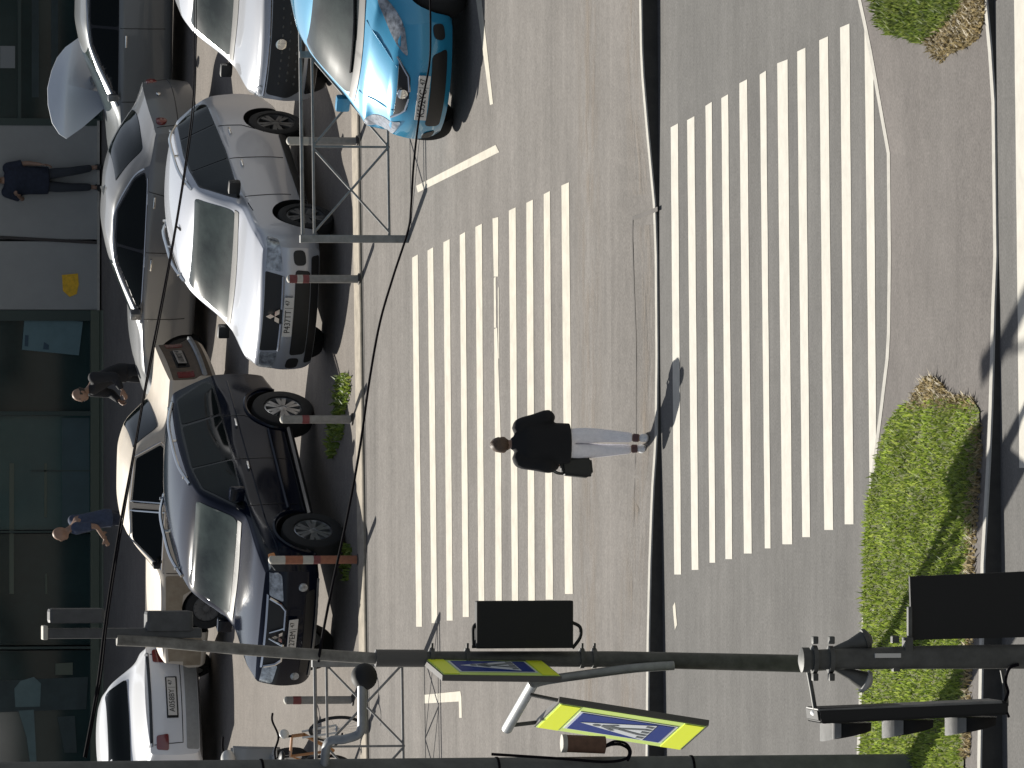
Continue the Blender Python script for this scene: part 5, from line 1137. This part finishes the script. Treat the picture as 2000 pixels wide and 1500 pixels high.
def person(label, loc, rz, H, pose, top, legs, hair, shoe, vox=.010, sleeves=True, hem=.88, bulk=1.0, leg=1.0, bald=False, sock=None, shorts=False):
    t = thing('person', label, 'person', loc, rz); k = H/1.75; V = lambda *p: Vector(p)*k
    P = dict(pelvis=(0, 0, .95), waist=(0, .01, 1.10), chest=(0, .0, 1.30), neck=(0, .0, 1.47), skull=(0, .03, 1.60),
             hipL=(-.09, 0, .90), kneeL=(-.10, .03, .50), ankL=(-.10, -.02, .085), toeL=(-.11, .13, .03),
             hipR=(.09, 0, .90), kneeR=(.10, .03, .50), ankR=(.10, -.02, .085), toeR=(.11, .13, .03),
             shL=(-.175, 0, 1.41), elL=(-.24, -.03, 1.12), wrL=(-.24, .08, .88), shR=(.175, 0, 1.41), elR=(.24, -.03, 1.12), wrR=(.24, .08, .88)); P.update(pose)
    rad = dict(pelvis=(.145, .105), waist=(.125, .09), chest=(.15, .105), neck=(.055, .055), skull=(.05, .05), hip=(.085, .085), knee=(.055, .055), ank=(.037, .037), toe=(.033, .028), sh=(.062, .06), el=(.042, .042), wr=(.028, .026))
    J = {}
    for n, p in P.items(): r = rad[n.rstrip('LR')]; J[n] = (V(*p), r[0]*k, r[1]*k)
    E = [('pelvis', 'waist'), ('waist', 'chest'), ('chest', 'neck'), ('neck', 'skull')]
    for s_ in 'LR': E += [('pelvis', 'hip'+s_), ('hip'+s_, 'knee'+s_), ('knee'+s_, 'ank'+s_), ('ank'+s_, 'toe'+s_), ('chest', 'sh'+s_), ('sh'+s_, 'el'+s_), ('el'+s_, 'wr'+s_)]
    body = skin_mesh(J, E, 'pelvis'); bm = NB(); bm.from_mesh(body); bpy.data.meshes.remove(body)
    sk = V(*P['skull']); hc = sk+V(0, .01, .045)
    ball(bm, hc, (.076*k, .095*k, .112*k), 20, 14)                                   # head
    ball(bm, hc+V(0, .035, -.075), (.052*k, .055*k, .045*k), 14, 10)                 # jaw
    ball(bm, hc+V(0, .097, -.02), (.015*k, .022*k, .026*k), 10, 8)                   # nose
    for s_ in (1, -1): ball(bm, hc+V(.077*s_, -.005, -.015), (.012*k, .022*k, .034*k), 10, 8)   # ears
    # hands: palm, four unequal bent fingers, thumb from the side of the palm
    for s_, sg in (('L', -1), ('R', 1)):
        w_ = V(*P['wr'+s_]); e_ = V(*P['el'+s_]); d_ = (w_-e_).normalized(); side = d_.cross(Vector((sg, 0, 0))).normalized()
        if side.length < .1: side = Vector((0, 1, 0))
        nrm = d_.cross(side).normalized(); rot = Matrix((side, nrm, d_)).transposed()
        ball(bm, w_+d_*.045*k, (.040*k, .017*k, .055*k), 12, 8, rot=rot)
        for i, (o_, L) in enumerate(((-.028, .060), (-.009, .074), (.010, .070), (.027, .055))):
            b0 = w_+d_*.085*k+side*o_*k; b1 = b0+d_*L*.45*k+nrm*.006*k; b2 = b1+d_*L*.30*k+nrm*.020*k; b3 = b2+d_*L*.14*k+nrm*.022*k
            polytube(bm, [b0-d_*.02*k, b0, b1, b2, b3], [.0105*k, .010*k, .0095*k, .0085*k, .006*k], 8)
        b0 = w_+d_*.03*k+side*.03*k; polytube(bm, [b0, b0+(side*.028+d_*.022)*k, b0+(side*.036+d_*.05)*k, b0+(side*.03+d_*.068)*k], [.014*k, .012*k, .010*k, .007*k], 8)
    meshpart('body', fuse(bm, vox), 'skin', t)
    for s_ in (1, -1):
        bm = NB(); ball(bm, hc+V(.030*s_, .086, .008), (.011*k, .007*k, .007*k), 8, 6); obj('eye', bm, 'eye', t, smooth=True)
    bm = NB(); box(bm, hc+V(0, .092, -.062), (.045*k, .008*k, .009*k), bev=.003*k); obj('mouth', bm, 'sock_dark', t)
    if hair:
        bm = NB(); ball(bm, hc+V(0, -.010, .012), (.084*k, .098*k, .112*k), 24, 16)
        for v in bm.verts:
            q = (v.co-hc)/k
            v.co += Vector((random.uniform(-1, 1), random.uniform(-1, 1), random.uniform(-1, 1)))*.004*k
            if q.y > .05 and q.z < .055: v.co += V(0, -.05, .02)
            if bald and q.z > .03: v.co += V(0, 0, -.05)
            if q.z < -.07: v.co = hc+V(q.x*.85, q.y*.85-.004, -.07+(q.z+.07)*.25)
        obj('hair', bm, hair, t, smooth=True, angle=80)
    tj = dict(J)
    def lerp(a, b, f): return J[a][0].lerp(J[b][0], f)
    # jacket / shirt
    bm = NB(); R_ = []
    cen = [Vector((J['pelvis'][0].x, J['pelvis'][0].y, hem*k)), J['pelvis'][0]+V(0, 0, .03), J['waist'][0], J['chest'][0], lerp('chest', 'neck', .55), lerp('chest', 'neck', .80), lerp('neck', 'skull', -.02), lerp('neck', 'skull', .28)]
    rad_ = [(.172*bulk, .130*bulk), (.176*bulk, .132*bulk), (.176*bulk, .130*bulk), (.188*bulk, .135*bulk), (.185, .115), (.125, .095), (.075, .075), (.064, .066)]
    if not sleeves: cen, rad_ = cen[:-1], rad_[:-1]
    for c_, (a_, b_) in zip(smooth_pts(cen, 3), [tuple(v[:2]) for v in smooth_pts([(a, b, 0) for a, b in rad_], 3)]):
        R_.append([bm.verts.new(c_+Vector((a_*k*math.cos(q), b_*k*math.sin(q)*(.9 if math.sin(q) < 0 else 1), 0))) for q in [2*math.pi*i/28 for i in range(28)]])
    for a_, b_ in zip(R_, R_[1:]):
        for i in range(28): bm.faces.new((a_[i], a_[(i+1) % 28], b_[(i+1) % 28], b_[i]))
    bm.faces.new(R_[0][::-1]); bm.faces.new(R_[-1])
    for s_ in 'LR':
        a_, b_, c_ = J['sh'+s_][0], J['el'+s_][0], J['wr'+s_][0]
        if sleeves: pp, rr_ = [a_.lerp(J['chest'][0], .25), a_, a_.lerp(b_, .5), b_, b_.lerp(c_, .5), b_.lerp(c_, .92)], [.075, .082, .074, .066, .056, .044]
        else: pp, rr_ = [a_.lerp(J['chest'][0], .25), a_, a_.lerp(b_, .4), a_.lerp(b_, .75)], [.07, .075, .068, .064]
        pp = smooth_pts(pp, 4); rr_ = [v.x for v in smooth_pts([(r, 0, 0) for r in rr_], 4)]
        polytube(bm, pp, [r*k*min(bulk, 1.16) for r in rr_], 14); ball(bm, a_, (.083*k*min(bulk, 1.1),)*3, 14, 10)
    bmesh.ops.recalc_face_normals(bm, faces=bm.faces)
    meshpart('jacket' if sleeves else 'shirt', fuse(bm, max(vox, .011)), top, t)
    # trousers
    LJ = {'pelvis': (J['pelvis'][0]-V(0, 0, .02), .155*k, .115*k), 'waist': (J['pelvis'][0]+V(0, 0, .08), .138*k, .10*k)}; LE = [('pelvis', 'waist')]
    for s_ in 'LR':
        LJ['hip'+s_] = (J['hip'+s_][0]-V(0, 0, .03), .100*k*leg, .098*k*leg); LJ['knee'+s_] = (J['knee'+s_][0], .070*k*leg, .070*k*leg); LJ['th'+s_] = (lerp('hip'+s_, 'knee'+s_, .5), .086*k*leg, .086*k*leg)
        LE += [('pelvis', 'hip'+s_), ('hip'+s_, 'th'+s_), ('th'+s_, 'knee'+s_)]
        if not shorts:
            LJ['cal'+s_] = (lerp('knee'+s_, 'ank'+s_, .45), .064*k, .066*k); LJ['cu'+s_] = (lerp('knee'+s_, 'ank'+s_, .86), .052*k, .054*k); LE += [('knee'+s_, 'cal'+s_), ('cal'+s_, 'cu'+s_)]
    meshpart('trousers' if not shorts else 'shorts', skin_mesh(LJ, LE, 'pelvis'), legs, t)
    for s_ in 'LR':
        a, b = J['ank'+s_][0], J['toe'+s_][0]; dd = Vector((b.x-a.x, b.y-a.y, 0)).normalized(); bm = NB(); zz = min(a.z, b.z+.055*k)
        c = Vector((a.x, a.y, b.z))+dd*.06*k
        ball(bm, c+V(0, 0, .012), (.047*k, .140*k, .042*k), 16, 10, rot=Matrix.Rotation(-math.atan2(dd.x, dd.y), 3, 'Z')); ball(bm, Vector((a.x, a.y, b.z+.035*k)), (.046*k, .058*k, .055*k), 12, 8)
        for v in bm.verts: v.co.z = max(v.co.z, b.z-.028*k)
        obj('shoe', bm, shoe, t, smooth=True)
        if sock: bm = NB(); tube(bm, a.lerp(J['knee'+s_][0], .02), a.lerp(J['knee'+s_][0], .16), .044*k, .046*k, n=14); obj('sock', bm, sock, t, smooth=True)
    return t, J, k
# the pedestrian on the crossing, seen from behind
g = gp(1272, 866, 0); g.z = .045
per, PJ, pk = person('person in a black top and pale lilac trousers walking away over the crossing', g, 0.03, 1.615,
    dict(pelvis=(.0, 0, .95), waist=(.005, .0, 1.10), chest=(.005, .01, 1.31), neck=(.0, .01, 1.47), skull=(-.012, .05, 1.545), shR=(.18, 0, 1.385), elR=(.29, -.03, 1.09), wrR=(.19, .20, 1.12), shL=(-.175, 0, 1.385), elL=(-.245, -.05, 1.10), wrL=(-.235, .13, .98),
         hipL=(-.085, 0, .90), kneeL=(-.075, .05, .50), ankL=(-.055, .0, .10), toeL=(-.06, .14, .03), hipR=(.085, 0, .90), kneeR=(.085, -.02, .50), ankR=(.055, -.14, .11), toeR=(.06, .0, .03)),
    'jersey_black', 'trousers_lilac', 'hair_brown', 'shoe_white', vox=.0075, hem=.85, sock='sock_dark', bulk=1.27, leg=1.12)
hb = thing('shoulder_bag', 'black bag hanging at the left hip of the person on the crossing', 'bag', g+Vector((-.262, .03, .66))*pk+Vector((0, 0, .0)), .12)
bm = NB(); prism(bm, [(-.075, -.06, .25), (.085, -.06, .27), (.112, -.07, .03), (.095, -.07, -.045), (-.075, -.07, -.06), (-.105, -.07, -.02)], (0, .12, 0)); bmesh.ops.bevel(bm, geom=bm.edges[:], offset=.025, segments=3, affect='EDGES'); obj('pouch', bm, 'bag_black', hb, smooth=True)
for y in (-.04, .04):
    bm = NB(); polytube(bm, smooth_pts([(-.06, y, .23), (-.05, y, .30), (.0, y*.8, .36), (.055, y, .31), (.07, y, .24)], 5), .009, 8); obj('handle', bm, 'bag_black', hb, smooth=True)
# people in front of the shop
g = gp(203, 352, ZP)
person('person in dark navy clothes standing before the white wall panel', g+Vector((0, .25, 0)), math.pi*.95, 1.74,
    dict(elR=(-.0+.30, -.05, 1.16), wrR=(.20, .22, 1.28), kneeL=(-.14, .06, .5), ankL=(-.20, -.02, .085), toeL=(-.22, .13, .03), shL=(-.18, 0, 1.40), elL=(-.26, .0, 1.13), wrL=(-.25, .10, .90)),
    'cloth_navy', 'cloth_denim', 'hair_dark', 'black_plastic', vox=.016, sleeves=False, hem=.80, bulk=1.2)
g = gp(372, 728, ZP)
person('balding person in a black jacket stooping between the parked cars', g+Vector((0, .1, 0)), math.radians(120), 1.74,
    dict(waist=(0, .04, 1.10), chest=(0, .14, 1.27), neck=(0, .25, 1.40), skull=(0, .34, 1.50), shL=(-.18, .18, 1.36), shR=(.18, .18, 1.36), elL=(-.23, .20, 1.08), elR=(.23, .20, 1.08), wrL=(-.15, .36, .98), wrR=(.15, .36, .98)),
    'cloth_dark', 'cloth_dark', 'hair_dark', 'black_plastic', vox=.016, bald=True)
g = gp(352, 1012, ZP)
person('person in a blue top with bare forearms at the shop window behind the cream sedan', g+Vector((0, .6, 0)), math.radians(75), 1.74,
    dict(waist=(0, .03, 1.10), chest=(0, .08, 1.29), neck=(0, .15, 1.44), skull=(0, .22, 1.55), shL=(-.18, .09, 1.39), shR=(.18, .09, 1.39), elL=(-.24, .05, 1.12), elR=(.24, .05, 1.12), wrL=(-.2, .25, 1.0), wrR=(.2, .25, 1.0)),
    'cloth_blue', 'cloth_navy', None, 'black_plastic', vox=.016, sleeves=False)
for x, y in ((1716, 1194),):
    p = gp(x, y, .1); p.z = hisl(p)+.02; bm = NB(); ball(bm, p, (.022, .018, .012), 8, 5); tag(obj('litter', bm, 'litter', smooth=True), 'small white scrap of litter on the %s' % ('grass near the street pole' if x < 1800 else 'island paving towards the upper grass patch' if y < 500 else 'island paving midway between the grass patches'), 'litter')
# ------------------------------------------------------------------ light, sky, camera
to_sun = Vector((-.45, 1.0, 1.0)).normalized()
sl = bpy.data.lights.new('sun', 'SUN'); sl.energy = 4.6; sl.angle = math.radians(.5); sl.color = (1.0, .955, .87)
so = bpy.data.objects.new('sun', sl); C.objects.link(so); so.rotation_euler = to_sun.to_track_quat('Z', 'Y').to_euler()
w = bpy.data.worlds.new('World'); S.world = w; w.use_nodes = True; nt = w.node_tree
sky = nt.nodes.new('ShaderNodeTexSky'); sky.sky_type = 'NISHITA'; sky.sun_disc = False
sky.sun_elevation = math.asin(to_sun.z); sky.sun_rotation = math.atan2(to_sun.x, to_sun.y); sky.dust_density = 1.0
bg = nt.nodes['Background']; hs = nt.nodes.new('ShaderNodeHueSaturation'); hs.inputs['Saturation'].default_value = .55; nt.links.new(sky.outputs[0], hs.inputs['Color']); nt.links.new(hs.outputs[0], bg.inputs['Color']); bg.inputs['Strength'].default_value = .05
cd = bpy.data.cameras.new('camera'); cd.sensor_fit = 'HORIZONTAL'; cd.sensor_width = 36.0; cd.lens = 36.0*FPX/2000.0; cd.clip_start = 1.0; cd.clip_end = 5000
co = bpy.data.objects.new('camera', cd); C.objects.link(co)
mw = Matrix((( DN.x, RT.x, -FW.x, CAM.x), (DN.y, RT.y, -FW.y, CAM.y), (DN.z, RT.z, -FW.z, CAM.z), (0, 0, 0, 1)))
co.matrix_world = mw; S.camera = co
S.view_settings.view_transform = 'Standard'; S.view_settings.look = 'None'; S.view_settings.exposure = .85; S.view_settings.gamma = 1.0
S.cycles.use_denoising = True; S.cycles.max_bounces = 6
